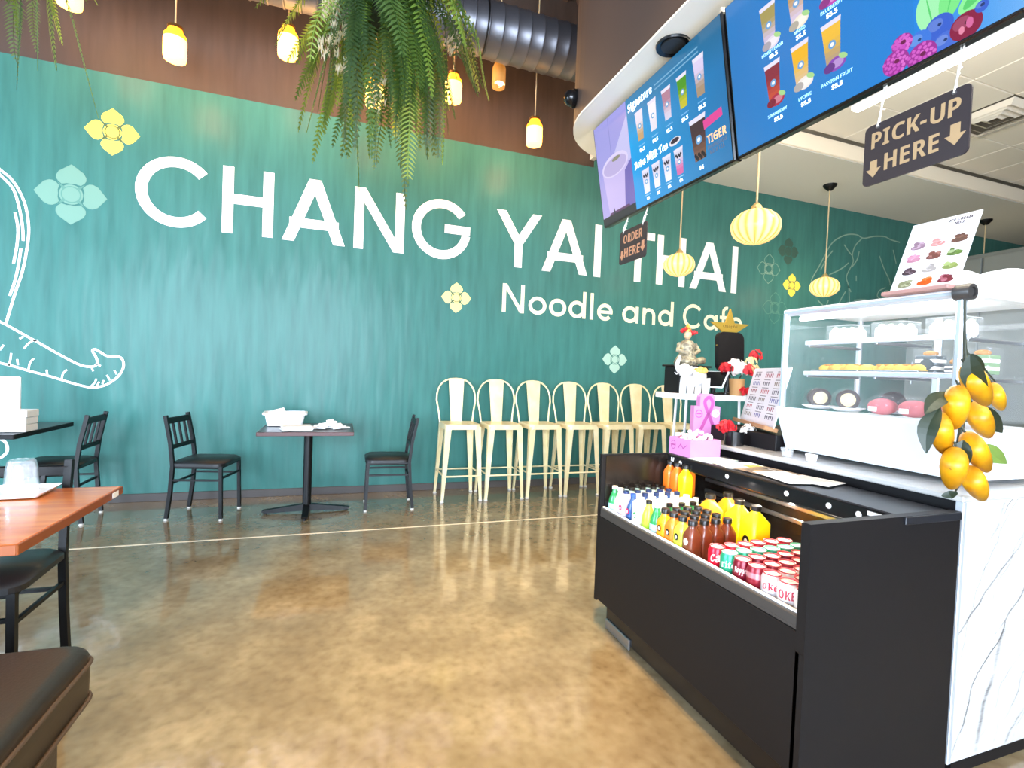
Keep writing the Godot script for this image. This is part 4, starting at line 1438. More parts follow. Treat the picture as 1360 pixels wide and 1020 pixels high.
func cans() -> void:
	var kinds := [
		["red", "d01030", 1, "ca", "fff4f0"], ["green", "2aa078", 2, "rite", "f4fff8"], ["maroon", "7a1226", 3, "Pepper", "f6e6e2"],
		["dark red", "8a1c2c", 6, "", "f6e6e2"], ["silver", "d9d4d8", 4, "oke", "c02038"], ["pale grey", "e4dfe0", 5, "OKE", "b83048"], ["white", "ece8e6", 4, "", "b83048"]]
	var rim := mat("e8e6e6", 0.3, 0.6)
	var rim_red := mat("c84a52", 0.35, 0.3)
	var lid := mat("f2f0ee", 0.3, 0.35)
	for k in 7:
		var q: Array = kinds[k]
		var grp := "%s soda cans" % q[0]
		var t := thing("soda_can", "foremost %s soda can standing at the cooler's front rail" % q[0], "can", Vector3.ZERO, 0.0, grp)
		var g := G.new()
		g.lathe([[0.0, 0.003], [0.022, 0.0], [0.026, 0.004], [0.0325, 0.014], [0.0325, 0.104], [0.0275, 0.117]], 24)
		part("body", g, mat("ffffff", 0.28, 0.25, {"albedo_texture": can_tex(Color(q[1]), q[2])}), t)
		g = G.new()
		g.lathe([[0.0272, 0.1165], [0.0282, 0.119], [0.0275, 0.1215], [0.025, 0.1205], [0.024, 0.117]], 24)
		part("rim", g, rim_red if k != 1 else mat("7fc8ae", 0.35, 0.3), t)
		g = G.new()
		g.lathe([[0.0242, 0.117], [0.02, 0.1175], [0.0, 0.1178]], 20)
		part("lid", g, lid, t)
		g = G.new()
		g.box(Vector3(0.004, 0.1188, 0), Vector3(0.018, 0.0012, 0.011), 0.0004)
		part("pull_tab", g, rim, t)
		var z := -1.472 + 0.0625 * k
		t.position = Vector3(1.352, 0.566, z)
		if q[3] != "":
			wrap_text(t, q[3], FONT_SCRIPT if k != 5 else FONT_BOLD, 0.0329, -0.9 - (0.1 if k > 3 else 0.0), 0.083, 0.05 if q[3].length() > 2 else 0.036, 0.028, mat(q[4], 0.4))
		for i in range(1, 6):
			var c := thing("soda_can", "%s soda can, %s from the front rail in its lane" % [q[0], ["", "second", "third", "fourth", "fifth", "sixth"][i]], "can", Vector3(1.352 + 0.0655 * i, 0.566, z + rng.randf_range(-0.002, 0.002)), rng.randf_range(-0.6, 0.6), grp)
			for p in t.get_children():
				if str(p.name).begins_with("lettering"): continue
				c.add_child(p.duplicate(), true)

# ------------------------------------------------------------------ marble counter and papers
func counter() -> void:
	var t := thing("service_counter", "white veined marble service counter behind the drinks cooler", "counter")
	var g := G.new()
	g.box(Vector3(2.42, 0.945, -1.765), Vector3(0.92, 0.022, 1.45), 0.004)
	part("countertop", g, M.marble, t)
	g = G.new()
	g.box(Vector3(2.43, 0.489, -1.052), Vector3(0.90, 0.89, 0.02), 0.002)
	part("end_panel", g, M.marble, t)
	g = G.new()
	g.box(Vector3(1.972, 0.489, -1.052), Vector3(0.018, 0.89, 0.024), 0.002)
	part("corner_trim", g, M.alu, t)
	g = G.new()
	g.box(Vector3(2.43, 0.02, -1.06), Vector3(0.88, 0.04, 0.03))
	g.box(Vector3(2.44, 0.5, -1.765), Vector3(0.86, 0.86, 1.38))
	part("carcass", g, M.black_body, t)
	# flyers lying on the cooler ledge
	var list := [[1.80, -2.02, 0.2, 0.21, 0.14, "white and pale green flyer under the pink box end of the ledge", "dcefe4"], [1.82, -1.86, -0.15, 0.22, 0.15, "white flyer with a yellow block on the cooler ledge", "fbfaf4"], [1.83, -1.66, 0.1, 0.2, 0.28, "brown printed menu sheet on the cooler ledge", "8f7a64"], [1.80, -1.58, -0.22, 0.16, 0.24, "white sheet on the near end of the paper pile on the ledge", "f4f0ea"], [1.86, -1.50, 0.25, 0.15, 0.17, "pale printed sheet topmost at the near end of the pile", "d9d2c8"]]
	for k in list.size():
		var q: Array = list[k]
		var p := Pic.new(96, 128, Color(q[6]))
		if k == 1: p.rect(50, 8, 40, 50, Color("e9c93a"))
		for i in 9: p.rect(10, 12 + i * 12, 30 + (i * 37) % 40, 4, Color(q[6]).darkened(0.35 + 0.2 * (i % 2)))
		if k == 2:
			p.rect(8, 20, 80, 16, Color("1c1714"))
			p.ell(48, 85, 30, 22, Color("c09a68"))
			for i in 3: p.rect(18 + i * 22, 25, 14, 6, Color("efe9e0"))
		g = G.new()
		g.box(Vector3(0, 0.0008, 0), Vector3(q[3], 0.0016, q[4]))
		single("paper_flyer", g, mat("ffffff", 0.6, 0.0, {"albedo_texture": p.tex()}), q[5], "flyer", Vector3(q[0], 0.9012 + 0.0018 * k, q[1]), q[2])
	# small clear cup and white cup beneath the case
	var cup := G.new()
	cup.lathe([[0.0, 0.0], [0.022, 0.0], [0.03, 0.04], [0.027, 0.04], [0.02, 0.004], [0.0, 0.004]], 20)
	single("sample_cup", cup, M.tumbler, "small clear plastic cup under the far corner of the cake case", "cup", Vector3(2.02, 0.957, -1.78))
	cup = G.new()
	cup.lathe([[0.0, 0.0], [0.02, 0.0], [0.026, 0.03], [0.024, 0.03], [0.0, 0.006]], 20)
	single("sample_cup", cup, M.china, "small white cup beside the clear one under the cake case", "cup", Vector3(2.03, 0.957, -1.66))

# ------------------------------------------------------------------ refrigerated cake case
func cake_case() -> void:
	var t := thing("cake_case", "white refrigerated glass cake display case on the marble counter", "display case")
	var x0 := 2.08
	var x1 := 2.62
	var z0 := -1.90
	var z1 := -1.14
	var g := G.new()
	var pr := PackedVector2Array([Vector2(2.15, 0.976), Vector2(x1, 0.976), Vector2(x1, 1.165), Vector2(2.10, 1.165), Vector2(x0 - 0.004, 1.188), Vector2(x0 - 0.006, 1.17)])
	g.prism(pr, z1 - z0 + 0.01, Transform3D(Basis(), Vector3(0, 0, z0 - 0.005)))
	part("base_panel", g, M.case_white, t)
	for x in [2.2, 2.57]:
		for z in [z0 + 0.09, z1 - 0.07]:
			g = G.new()
			g.lathe([[0.0, 0.956], [0.018, 0.956], [0.022, 0.978], [0.0, 0.978]], 14, Transform3D(Basis(), Vector3(x, 0, z)))
			part("foot", g, M.grey_strip, t)
	for z in [z0 + 0.012, z1 - 0.012]:
		g = G.new()
		g.box(Vector3(x0 + 0.012, 1.42, z), Vector3(0.028, 0.47, 0.024), 0.006)
		part("post", g, M.alu, t)
		g = G.new()
		g.box(Vector3(x1 - 0.012, 1.42, z), Vector3(0.024, 0.47, 0.024), 0.006)
		part("post", g, M.alu, t)
	g = G.new()
	g.box(Vector3(x0 + 0.015, 1.653, (z0 + z1) / 2), Vector3(0.034, 0.034, z1 - z0), 0.012)
	part("top_rail", g, M.alu, t)
	g = G.new()
	g.box(Vector3((x0 + x1) / 2, 1.658, (z0 + z1) / 2), Vector3(x1 - x0, 0.02, z1 - z0), 0.005)
	part("roof", g, M.white_plastic, t)
	g = G.new()
	g.lathe([[0.0, 0.012], [0.018, 0.012], [0.018, 0.02], [0.028, 0.02], [0.03, 0.012], [0.03, -0.03], [0.0, -0.03]], 22, Transform3D(Basis(Vector3.RIGHT, PI / 2), Vector3(x0 + 0.012, 1.655, z1)))
	part("roller_end", g, M.grey_strip, t)
	g = G.new()
	g.box(Vector3(x0 + 0.004, 1.41, (z0 + z1) / 2), Vector3(0.004, 0.45, z1 - z0 - 0.05))
	part("front_glass", g, M.glass, t)
	for z in [z0 + 0.004, z1 - 0.004]:
		g = G.new()
		g.box(Vector3((x0 + x1) / 2, 1.41, z), Vector3(x1 - x0 - 0.05, 0.45, 0.004))
		part("side_glass", g, M.glass, t)
	g = G.new()
	g.box(Vector3(x1 - 0.004, 1.41, (z0 + z1) / 2), Vector3(0.004, 0.45, z1 - z0 - 0.05))
	part("rear_door", g, M.glass, t)
	g = G.new()
	g.box(Vector3(x1 - 0.012, 1.41, (z0 + z1) / 2), Vector3(0.014, 0.45, 0.03), 0.004)
	part("door_stile", g, M.alu, t)
	g = G.new()
	g.box(Vector3(x0 + 0.06, 1.625, (z0 + z1) / 2), Vector3(0.03, 0.02, z1 - z0 - 0.1), 0.006)
	part("led_tube", g, M.led, t)
	area("led_tube_light", t, Transform3D(Basis(Vector3.RIGHT, -PI / 2), Vector3(x0 + 0.20, 1.61, (z0 + z1) / 2)), Vector2(0.3, 0.62), "eef6ff", 0.5)
	var ys := [1.515, 1.365]
	for y in ys:
		g = G.new()
		g.box(Vector3(x0 + 0.30, y - 0.004, (z0 + z1) / 2), Vector3(0.36, 0.006, z1 - z0 - 0.07))
		var sh := part("shelf", g, M.glass, t)
		g = G.new()
		g.box(Vector3(x0 + 0.118, y - 0.006, (z0 + z1) / 2), Vector3(0.012, 0.022, z1 - z0 - 0.07), 0.003)
		part("shelf_edge", g, M.alu, sh)
		for z in [z0 + 0.05, -1.52, z1 - 0.05]:
			g = G.new()
			g.box(Vector3(x0 + 0.3, y - 0.018, z), Vector3(0.36, 0.014, 0.012), 0.002)
			part("bracket", g, M.steel, sh)
	# shelf food ---------------------------------------------------
	var yellow := mat("d6a63e", 0.7)
	var crust := mat("a86f28", 0.7)
	var choc := mat("2e1710", 0.6)
	var cream := mat("d9c08c", 0.6)
	var green := mat("6d8a5e", 0.7)
	var dark := mat("3a3f42", 0.6)
	var pinkc := mat("c8686e", 0.6)
	for k in 2:
		var tr := thing("pastry_tray", ["metal tray under the far yellow roll on the middle shelf", "metal tray under the nearer yellow roll on the middle shelf"][k], "tray", Vector3(x0 + 0.23, 1.3635, -1.73 + 0.25 * k))
		g = G.new()
		g.box(Vector3(0, 0.003, 0), Vector3(0.17, 0.004, 0.235), 0.001)
		for s in [-1, 1]:
			g.box(Vector3(s * 0.085, 0.008, 0), Vector3(0.004, 0.014, 0.235), 0.001)
			g.box(Vector3(0, 0.008, s * 0.117), Vector3(0.17, 0.014, 0.004), 0.001)
		part("pan", g, M.steel, tr)
		var ro := thing("yellow_roll", ["long yellow sponge roll at the far end of the middle shelf", "long yellow sponge roll in the centre of the middle shelf"][k], "cake", Vector3(x0 + 0.23, 1.370, -1.73 + 0.25 * k))
		g = G.new()
		for i in 6: g.ball(Vector3(rng.randf_range(-0.02, 0.02), 0.016, -0.09 + 0.036 * i), Vector3(0.055, 0.022, 0.032), 14)
		part("sponge", g, yellow, ro)
		g = G.new()
		for i in 5: g.ball(Vector3(-0.02, 0.033, -0.075 + 0.036 * i), Vector3(0.026, 0.006, 0.013), 10)
		part("topping", g, crust, ro)
	var slots := [[-1.375, "white", "boxed white layer cake with a dark round sticker on the middle shelf"], [-1.29, "mini", "small clear tub between the layer cakes on the middle shelf"], [-1.20, "green", "boxed green layer cake at the near end of the middle shelf"]]
	for s in slots:
		var b := thing("cake_box", s[2], "cake", Vector3(x0 + 0.24, 1.3635, s[0]))
		var w := 0.075 if s[1] != "mini" else 0.045
		var h := 0.085 if s[1] != "mini" else 0.05
		for i in 5:
			g = G.new()
			g.box(Vector3(0, 0.006 + (h - 0.012) * (i + 0.5) / 5, 0), Vector3(w, (h - 0.012) / 5, w), 0.002)
			part("layer", g, (green if s[1] == "green" else dark) if i % 2 == 0 else M.petal_white, b)
		g = G.new()
		g.ball(Vector3(0, h + 0.004, 0), Vector3(w * 0.35, 0.012, w * 0.35), 12)
		part("topping", g, crust, b)
		g = G.new()
		g.box(Vector3(0, h / 2 + 0.012, 0), Vector3(w + 0.014, h + 0.022, w + 0.014), 0.004)
		part("clear_box", g, M.wrap, b)
		if s[1] == "white":
			g = G.new()
			g.prism(arc(Vector2.ZERO, 0.024, 0.024, 0, 345, 22), 0.001, look(Vector3(0, 0, 1), Vector3.UP, Vector3(-w / 2 - 0.008, h * 0.5, 0.012)))
			part("sticker", g, dark, b)
	for k in 3:
		var b := thing("cake_box", ["white packed cake at the far end of the top shelf", "white packed cake in the middle of the top shelf", "white packed cake at the near end of the top shelf"][k], "cake", Vector3(x0 + 0.24, 1.5135, -1.74 + 0.22 * k))
		g = G.new()
		g.box(Vector3(0, 0.032, 0), Vector3(0.11, 0.06, 0.12), 0.012)
		part("sponge", g, M.petal_white, b)
		g = G.new()
		for i in 4: g.ball(Vector3(-0.03 + 0.02 * i, 0.066, -0.04 + 0.027 * i), Vector3(0.013, 0.009, 0.013), 10)
		part("topping", g, mat("9db58a", 0.7), b)
		g = G.new()
		g.box(Vector3(0, 0.042, 0), Vector3(0.125, 0.08, 0.135), 0.006)
		part("clear_box", g, M.wrap, b)
	# bottom deck: chocolate roll slices on plates, pink wrapped cakes
	var names := ["chocolate roll slice on a white plate at the far end of the bottom deck", "chocolate roll slice on a white plate beside the pink packs", "plain chocolate cake on a white plate behind the pink packs"]
	for k in 3:
		var at := Vector3(x0 + [0.13, 0.13, 0.25][k], 1.189, [-1.785, -1.64, -1.52][k])
		var pl := thing("cake_plate", ["white plate at the far end of the case's bottom deck", "white plate beside the pink packs in the case", "white plate deepest on the case's bottom deck"][k], "plate", at)
		g = G.new()
		g.lathe([[0.0, 0.0], [0.045, 0.0], [0.072, 0.014], [0.07, 0.017], [0.044, 0.005], [0.0, 0.005]], 26)
		part("dish", g, M.china, pl)
		var c := thing("cake_slice", names[k], "cake", at + Vector3(0, 0.0055, 0))
		g = G.new()
		var r := Transform3D(Basis.from_euler(Vector3(0, -0.75 - 0.15 * k, 0)), Vector3(0, 0.047, 0))
		g.lathe([[0.0, -0.05], [0.046, -0.05], [0.046, 0.05], [0.0, 0.05]], 22, r * Transform3D(Basis(Vector3.RIGHT, PI / 2), Vector3.ZERO))
		part("sponge", g, choc, c)
		if k < 2:
			g = G.new()
			g.lathe([[0.0, 0.0515], [0.03, 0.0515], [0.03, 0.049]], 18, r * Transform3D(Basis(Vector3.RIGHT, -PI / 2), Vector3.ZERO))
			g.lathe([[0.0, 0.0515], [0.03, 0.0515], [0.03, 0.049]], 18, r * Transform3D(Basis(Vector3.RIGHT, PI / 2), Vector3.ZERO))
			part("cream_filling", g, cream, c)
		g = G.new()
		g.ball(Vector3(0, 0.04, 0), Vector3(0.068, 0.062, 0.068), 16)
		part("cling_wrap", g, M.wrap, c)
	for k in 3:
		var c := thing("pink_cake", ["pink cake pack with white label beside the chocolate slices", "pink cake pack in the middle of the bottom deck", "pink cake pack at the near end of the bottom deck"][k], "cake", Vector3(x0 + 0.14, 1.189, -1.49 + 0.125 * k))
		g = G.new()
		g.ball(Vector3(0, 0.032, 0), Vector3(0.056, 0.036, 0.054), 18)
		part("filling", g, pinkc, c)
		g = G.new()
		g.ball(Vector3(0, 0.036, 0), Vector3(0.066, 0.05, 0.062), 20)
		part("clear_dome", g, M.wrap, c)
		g = G.new()
		g.box(Vector3(-0.062, 0.022, 0), Vector3(0.002, 0.02, 0.036), 0.0005)
		part("label_tag", g, M.white_soft, c)
	# QR-free white notice on the near end of the base
	g = G.new()
	g.box(Vector3(2.42, 1.07, z1 + 0.008), Vector3(0.06, 0.07, 0.002))
	single("notice_card", g, M.white_soft, "small white notice stuck on the near end of the cake case base", "notice")
	# ice cream menu board standing on the case
	var mb := thing("menu_board", "white ice cream picture menu with wooden foot on top of the cake case", "menu")
	var up := Vector3(0.125, 0.30, 0.0).normalized()
	var xf := look(Vector3(0, 0, 1), up, Vector3(2.145, 1.825, -1.283))
	g = G.new()
	g.box(Vector3.ZERO, Vector3(0.232, 0.318, 0.006), 0.001, xf)
	part("board", g, M.white_plastic, mb)
	var p := Pic.new(384, 512, Color("d9d6da"))
	var cols := [["8a6f86", "d08a8a", "4a2a24"], ["b87f98", "6a3a36", "4e6a30"], ["3a2836", "a8a2a2", "8a9a58"], ["7f8262", "d85a1a", "6e2030"]]
	rng.seed = 99
	for r in 4:
		for c in 3:
			var cx := 80.0 + c * 118
			var cy := 170.0 + r * 92
			var col := Color(cols[r][c])
			p.ell(cx, cy + 14, 44, 18, col.darkened(0.15))
			for k in 9: p.ell(cx + rng.randf_range(-26, 26), cy + rng.randf_range(-16, 14), rng.randf_range(12, 22), rng.randf_range(9, 15), col.lerp(col.lightened(0.35) if k % 2 else col.darkened(0.2), rng.randf()))
			p.rect(cx - 34, cy - 42, 68, 4, Color("b9b4b8"))
	g = G.new()
	g.quad(Vector3(-0.114, -0.157, 0.0035), Vector3(0.114, -0.157, 0.0035), Vector3(0.114, 0.157, 0.0035), Vector3(-0.114, 0.157, 0.0035))
	var pg := part("print", g, mat("ffffff", 0.35, 0.0, {"albedo_texture": p.tex()}), mb)
	pg.transform = xf
	text(mb, "ICE CREAM", FONT_BOLD, xf * Transform3D(Basis(), Vector3(0.055, 0.138, 0.0042)), 0.075, 0.011, mat("3a3440", 0.6))
	text(mb, "NO.2", FONT_BOLD, xf * Transform3D(Basis(), Vector3(0.055, 0.122, 0.0042)), 0.03, 0.010, mat("3a3440", 0.6))
	g = G.new()
	g.box(Vector3(2.07, 1.677, -1.283), Vector3(0.07, 0.016, 0.232), 0.003)
	part("foot", g, mat("a98078", 0.6), mb)

# ------------------------------------------------------------------ hanging mango garland
func leaf_blade(g: G, a: Vector3, b: Vector3, w: float, face: Vector3, bend := 0.2) -> void:
	var d := b - a
	var s := d.cross(face).normalized()
	var k := 8
	var prev := []
	for i in k + 1:
		var t := float(i) / k
		var hw := w * pow(sin(PI * clampf(t * 0.97 + 0.015, 0, 1)), 0.8) * (1.0 - 0.35 * t)
		var c := a + d * t + face.normalized() * d.length() * bend * sin(PI * t) + s * d.length() * 0.08 * sin(PI * t)
		var cur := [c - s * hw + face.normalized() * hw * 0.3, c, c + s * hw + face.normalized() * hw * 0.3]
		if i > 0:
			g.quad(prev[0], prev[1], cur[1], cur[0])
			g.quad(prev[1], prev[2], cur[2], cur[1])
		prev = cur

func mangoes() -> void:
	var t := thing("mango_garland", "garland of yellow mangoes with dark leaves hanging on the cake case corner", "garland")
	# [px, py, long half in px, wide half in px, axis dx, axis dy, depth z]
	var list := [[1297, 511, 32, 17.5, 0.48, 0.88, -1.06], [1269.5, 541, 30, 17.5, -0.1, 1.0, -1.07], [1250, 575, 30, 16.5, 0.2, 0.98, -1.08], [1302.5, 558, 27, 16, 0.45, 0.9, -1.10], [1324, 527, 20, 11, 0.35, 0.94, -1.12], [1297, 600.5, 31, 16.5, 0.5, 0.87, -1.05], [1266.5, 622, 29, 18, -0.12, 0.99, -1.04], [1295, 642, 26, 16, 0.45, 0.9, -1.045]]
	var prof := []
	for i in 13:
		var a := -PI / 2 + PI * i / 12
		prof.append([cos(a) * (1.0 + 0.16 * sin(a)), sin(a)])
	for m in list:
		var z: float = m[6] + 0.05
		var c := pz(m[0], m[1], z)
		var dep := -(CB.inverse() * (c - EYE)).z
		var e := EYE + ray(m[0] + m[4] * m[2], m[1] + m[5] * m[2]) * dep
		var sd := EYE + ray(m[0] + m[5] * m[3], m[1] - m[4] * m[3]) * dep
		var ax := (c - e)
		var w := (sd - c).length() * 0.86
		var y := ax.normalized()
		var x := (sd - c).normalized()
		x = (x - y * x.dot(y)).normalized()
		var g := G.new()
		g.lathe(prof, 24, Transform3D(Basis(x * w, y * ax.length(), x.cross(y) * w * 0.88), c))
		var o := part("mango", g, M.mango, t)
		g = G.new()
		g.tube([c + ax * 0.98, c + ax * 1.16 + Vector3(0, 0.004, -0.006)], 0.0035, 6)
		part("stalk", g, M.stem, o)
	var st := []
	for q in [[1281, 398, -1.12], [1281, 440, -1.115], [1282, 478, -1.11], [1278, 505, -1.11], [1280, 540, -1.105], [1276, 575, -1.10], [1272, 600, -1.10], [1276, 640, -1.105], [1264, 662, -1.075]]:
		st.append(pz(q[0], q[1], q[2] + 0.035))
	var g := G.new()
	g.tube(st, [0.004, 0.004, 0.006, 0.007, 0.008, 0.008, 0.008, 0.004, 0.002], 8)
	part("stem", g, M.stem, t)
	g = G.new()
	g.tube([pz(1282, 462, -1.1), pz(1288, 474, -1.09), pz(1285, 485, -1.09)], 0.003, 6)
	g.tube([pz(1279, 500, -1.1), pz(1270, 520, -1.09), pz(1262, 535, -1.08), pz(1254, 548, -1.08)], 0.004, 6)
	g.tube([pz(1284, 468, -1.1), pz(1300, 480, -1.11), pz(1322, 508, -1.13)], 0.003, 6)
	part("twig", g, M.stem, t)
	# leaves: from, to, half width px, z, light?
	for l in [[1288, 471, 1313, 531, 10, -1.03, 0], [1266, 522, 1228, 550, 6, -1.07, 0], [1248, 540, 1230, 602, 8, -1.055, 0], [1308, 540, 1331, 575, 9, -1.09, 0], [1311, 590, 1337, 616, 6, -1.08, 1], [1279, 585, 1282, 622, 7, -1.02, 0], [1283, 612, 1262, 623, 3, -1.015, 0], [1260, 652, 1265, 662, 2.5, -1.07, 0], [1290, 470, 1306, 500, 5, -1.05, 0]]:
		g = G.new()
		var a := pz(l[0], l[1], l[5] + 0.03)
		var b := pz(l[2], l[3], l[5] + 0.035)
		var wd := (pz(l[0] + l[4], l[1], l[5]) - a).length() * 0.36
		leaf_blade(g, a, b, wd, (EYE - a).normalized(), 0.1)
		part("leaf", g, M.mango_leaf[l[6]], t)

# ------------------------------------------------------------------ register corner
func carnation(g: G, c: Vector3, r: float, n := 26) -> void:
	for i in n:
		var d := Vector3(rng.randf_range(-1, 1), rng.randf_range(-0.35, 1), rng.randf_range(-1, 1)).normalized()
		var a := d.cross(Vector3(0.3, 0.2, 1)).normalized()
		var b := d.cross(a)
		var p := c + d * r * rng.randf_range(0.55, 0.95)
		var w := r * 0.42
		g.quad(p - a * w - b * w * 0.5, p + a * w - b * w * 0.5, p + a * w * 0.8 + b * w * 0.6 + d * w * 0.5, p - a * w * 0.8 + b * w * 0.6 + d * w * 0.5)
	g.ball(c, Vector3.ONE * r * 0.6, 10)

func register() -> void:
	var t := thing("register_stand", "white rounded stand with a thin leg holding the till items", "stand", Vector3(2.33, 0, -2.745))
	var g := G.new()
	g.prism(rounded(0.56, 0.44, 0.12, 8), 0.034, Transform3D(Basis(Vector3.RIGHT, Vector3(0, 0, -1), Vector3.UP), Vector3(0, 1.176, 0)))
	part("stand_top", g, M.white_plastic, t)
	for q in [Vector2(-0.17, 0.05), Vector2(0.2, -0.12), Vector2(0.2, 0.12), Vector2(-0.12, -0.12)]:
		g = G.new()
		g.tube([Vector3(q.x * 1.2, 0.0, q.y * 1.2), Vector3(q.x, 1.177, q.y)], 0.009, 8)
		part("leg", g, M.white_plastic, t)
	# white elephant with a raised trunk and golden saddle cloth
	var e := thing("elephant_figurine", "white elephant figurine with raised trunk and golden saddle cloth", "figurine", Vector3(2.125, 1.21, -2.60), 0.12)
	g = G.new()
	g.ball(Vector3(0.02, 0.115, 0), Vector3(0.085, 0.062, 0.052), 20)
	g.ball(Vector3(-0.075, 0.15, 0), Vector3(0.042, 0.045, 0.038), 16)
	for s in [-1.0, 1.0]:
		g.tube([Vector3(-0.035, 0.1, s * 0.03), Vector3(-0.05, 0.05, s * 0.032), Vector3(-0.052, 0.0, s * 0.032)], [0.03, 0.022, 0.021], 12)
		g.tube([Vector3(0.075, 0.1, s * 0.03), Vector3(0.085, 0.05, s * 0.032), Vector3(0.08, 0.0, s * 0.032)], [0.032, 0.022, 0.021], 12)
		g.ball(Vector3(-0.06, 0.145, s * 0.042), Vector3(0.026, 0.034, 0.006), 12)
		g.tube([Vector3(-0.1, 0.135, s * 0.016), Vector3(-0.125, 0.125, s * 0.018), Vector3(-0.14, 0.135, s * 0.018)], [0.006, 0.005, 0.002], 6)
	g.tube([Vector3(-0.1, 0.145, 0), Vector3(-0.125, 0.155, 0), Vector3(-0.142, 0.18, 0), Vector3(-0.132, 0.21, 0), Vector3(-0.118, 0.225, 0), Vector3(-0.125, 0.236, 0)], [0.026, 0.019, 0.014, 0.011, 0.009, 0.009], 12)
	g.tube([Vector3(0.1, 0.13, 0), Vector3(0.115, 0.09, 0)], [0.006, 0.003], 6)
	part("body", g, M.china, e)
	g = G.new()
	for k in 9:
		var a := TAU * k / 9
		g.ball(Vector3(0.03 + cos(a) * 0.035, 0.158 - absf(sin(a)) * 0.012, 0.032 + sin(a) * 0.02), Vector3(0.02, 0.014, 0.014), 8)
	g.ball(Vector3(0.03, 0.165, 0.03), Vector3(0.02, 0.014, 0.02), 8)
	part("saddle_cloth", g, mat("e0b45c", 0.55), e)
	# tablet on its stand
	var tb := thing("order_tablet", "tilted white-framed tablet with a dark screen on the till stand", "tablet", Vector3(2.315, 1.21, -2.655))
	g = G.new()
	g.box(Vector3(0, 0.006, 0), Vector3(0.13, 0.012, 0.11), 0.004)
	g.tube([Vector3(0.02, 0.01, 0), Vector3(0.03, 0.08, -0.01)], 0.016, 10)
	part("stand", g, M.black_gloss, tb)
	var tx := look(Vector3(0.85, 0.45, -0.25), Vector3(-0.3, 0.8, 0.5) - Vector3(0.85, 0.45, -0.25).normalized() * Vector3(-0.3, 0.8, 0.5).dot(Vector3(0.85, 0.45, -0.25).normalized()), Vector3(-0.01, 0.085, 0.02))
	var tn := Vector3(-0.75, 0.6, 0.28).normalized()
	var tax := Vector3(0.35, 0.0, 0.9375).normalized()
	tx = Transform3D(Basis(tax, tn.cross(tax).normalized(), tn), Vector3(-0.005, 0.10, 0.01))
	g = G.new()
	g.box(Vector3.ZERO, Vector3(0.2, 0.135, 0.01), 0.004, tx)
	part("frame", g, M.white_plastic, tb)
	g = G.new()
	g.box(Vector3(0, 0, 0.0052), Vector3(0.184, 0.12, 0.001), 0.0, tx)
	part("screen", g, mat("141619", 0.12), tb)
	g = G.new()
	g.box(Vector3(0, 0.09, 0), Vector3(0.24, 0.18, 0.17), 0.008)
	g.box(Vector3(0, 0.183, 0.0), Vector3(0.27, 0.012, 0.19), 0.004)
	single("receipt_printer", g, M.black_body, "dark till printer box carrying the small statue", "printer", Vector3(2.255, 1.21, -2.83))
	# seated dancer statue with a crown of red flowers
	var s := thing("dancer_statue", "small seated statue in patterned gold and grey dress wearing red flowers", "statue", Vector3(2.25, 1.399, -2.83), -0.2)
	g = G.new()
	g.lathe([[0.0, 0.0], [0.075, 0.0], [0.085, 0.02], [0.07, 0.05], [0.05, 0.08], [0.052, 0.115], [0.056, 0.14], [0.04, 0.165], [0.016, 0.176], [0.015, 0.188]], 22)
	for k in [-1.0, 1.0]:
		g.tube([Vector3(k * 0.052, 0.145, 0), Vector3(k * 0.075, 0.1, 0.02), Vector3(k * 0.02, 0.075, 0.055)], [0.02, 0.017, 0.012], 10)
		g.tube([Vector3(k * 0.03, 0.03, 0.02), Vector3(k * 0.085, 0.035, 0.055), Vector3(-k * 0.02, 0.018, 0.075)], [0.03, 0.027, 0.016], 10)
	var dress := noise(0.05, 2, 81, FastNoiseLite.TYPE_CELLULAR, [[0.0, "3a352c"], [0.4, "8d8068"], [0.7, "cfc3a0"], [1.0, "b8923e"]], 128)
	part("body", g, tri(mat("ffffff", 0.5, 0.1, {"albedo_texture": dress}), Vector3(6, 6, 6)), s)
	g = G.new()
	g.ball(Vector3(0, 0.21, 0.004), Vector3(0.026, 0.032, 0.028), 16)
	g.ball(Vector3(0, 0.207, 0.033), Vector3(0.004, 0.007, 0.006), 8)
	part("head", g, mat("d7b48c", 0.5), s)
	g = G.new()
	for k in 6: carnation(g, Vector3(-0.045 + 0.018 * k, 0.232 + 0.012 * sin(k * 1.1), 0.01), 0.02, 12)
	part("flower_crown", g, M.red_petal, s)
	g = G.new()
	g.lathe([[0.0, 0.29], [0.006, 0.28], [0.018, 0.262], [0.026, 0.24], [0.024, 0.232]], 14)
	part("headdress", g, M.gold, s)
	# black rounded screen seen from behind, star sign on it
	var b := thing("till_monitor", "black rounded till screen seen from behind below the gold star", "monitor", Vector3(2.52, 1.21, -2.70))
	g = G.new()
	var o := rounded(0.22, 0.27, 0.05, 6)
	g.prism(o, 0.035, Transform3D(Basis(Vector3.RIGHT, -0.06), Vector3(-0.01, 0.29, -0.03)))
	part("housing", g, M.black_body, b)
	g = G.new()
	g.box(Vector3(0, 0.008, -0.02), Vector3(0.16, 0.016, 0.13), 0.004)
	g.tube([Vector3(0, 0.01, -0.03), Vector3(0, 0.2, -0.03)], 0.02, 10)
	part("stand", g, M.black_gloss, b)
	var st := thing("star_sign", "gold star sign with dark lettering above the black till screen", "sign", Vector3(2.50, 1.655, -2.72))
	var sp := PackedVector2Array()
	for k in 10:
		var a := PI / 2 + TAU * k / 10
		var r := 0.165 if k % 2 == 0 else 0.062
		sp.append(Vector2(cos(a) * r * 1.05, sin(a) * r * 0.85))
	g = G.new()
	g.prism(sp, 0.012)
	part("star", g, M.gold, st)
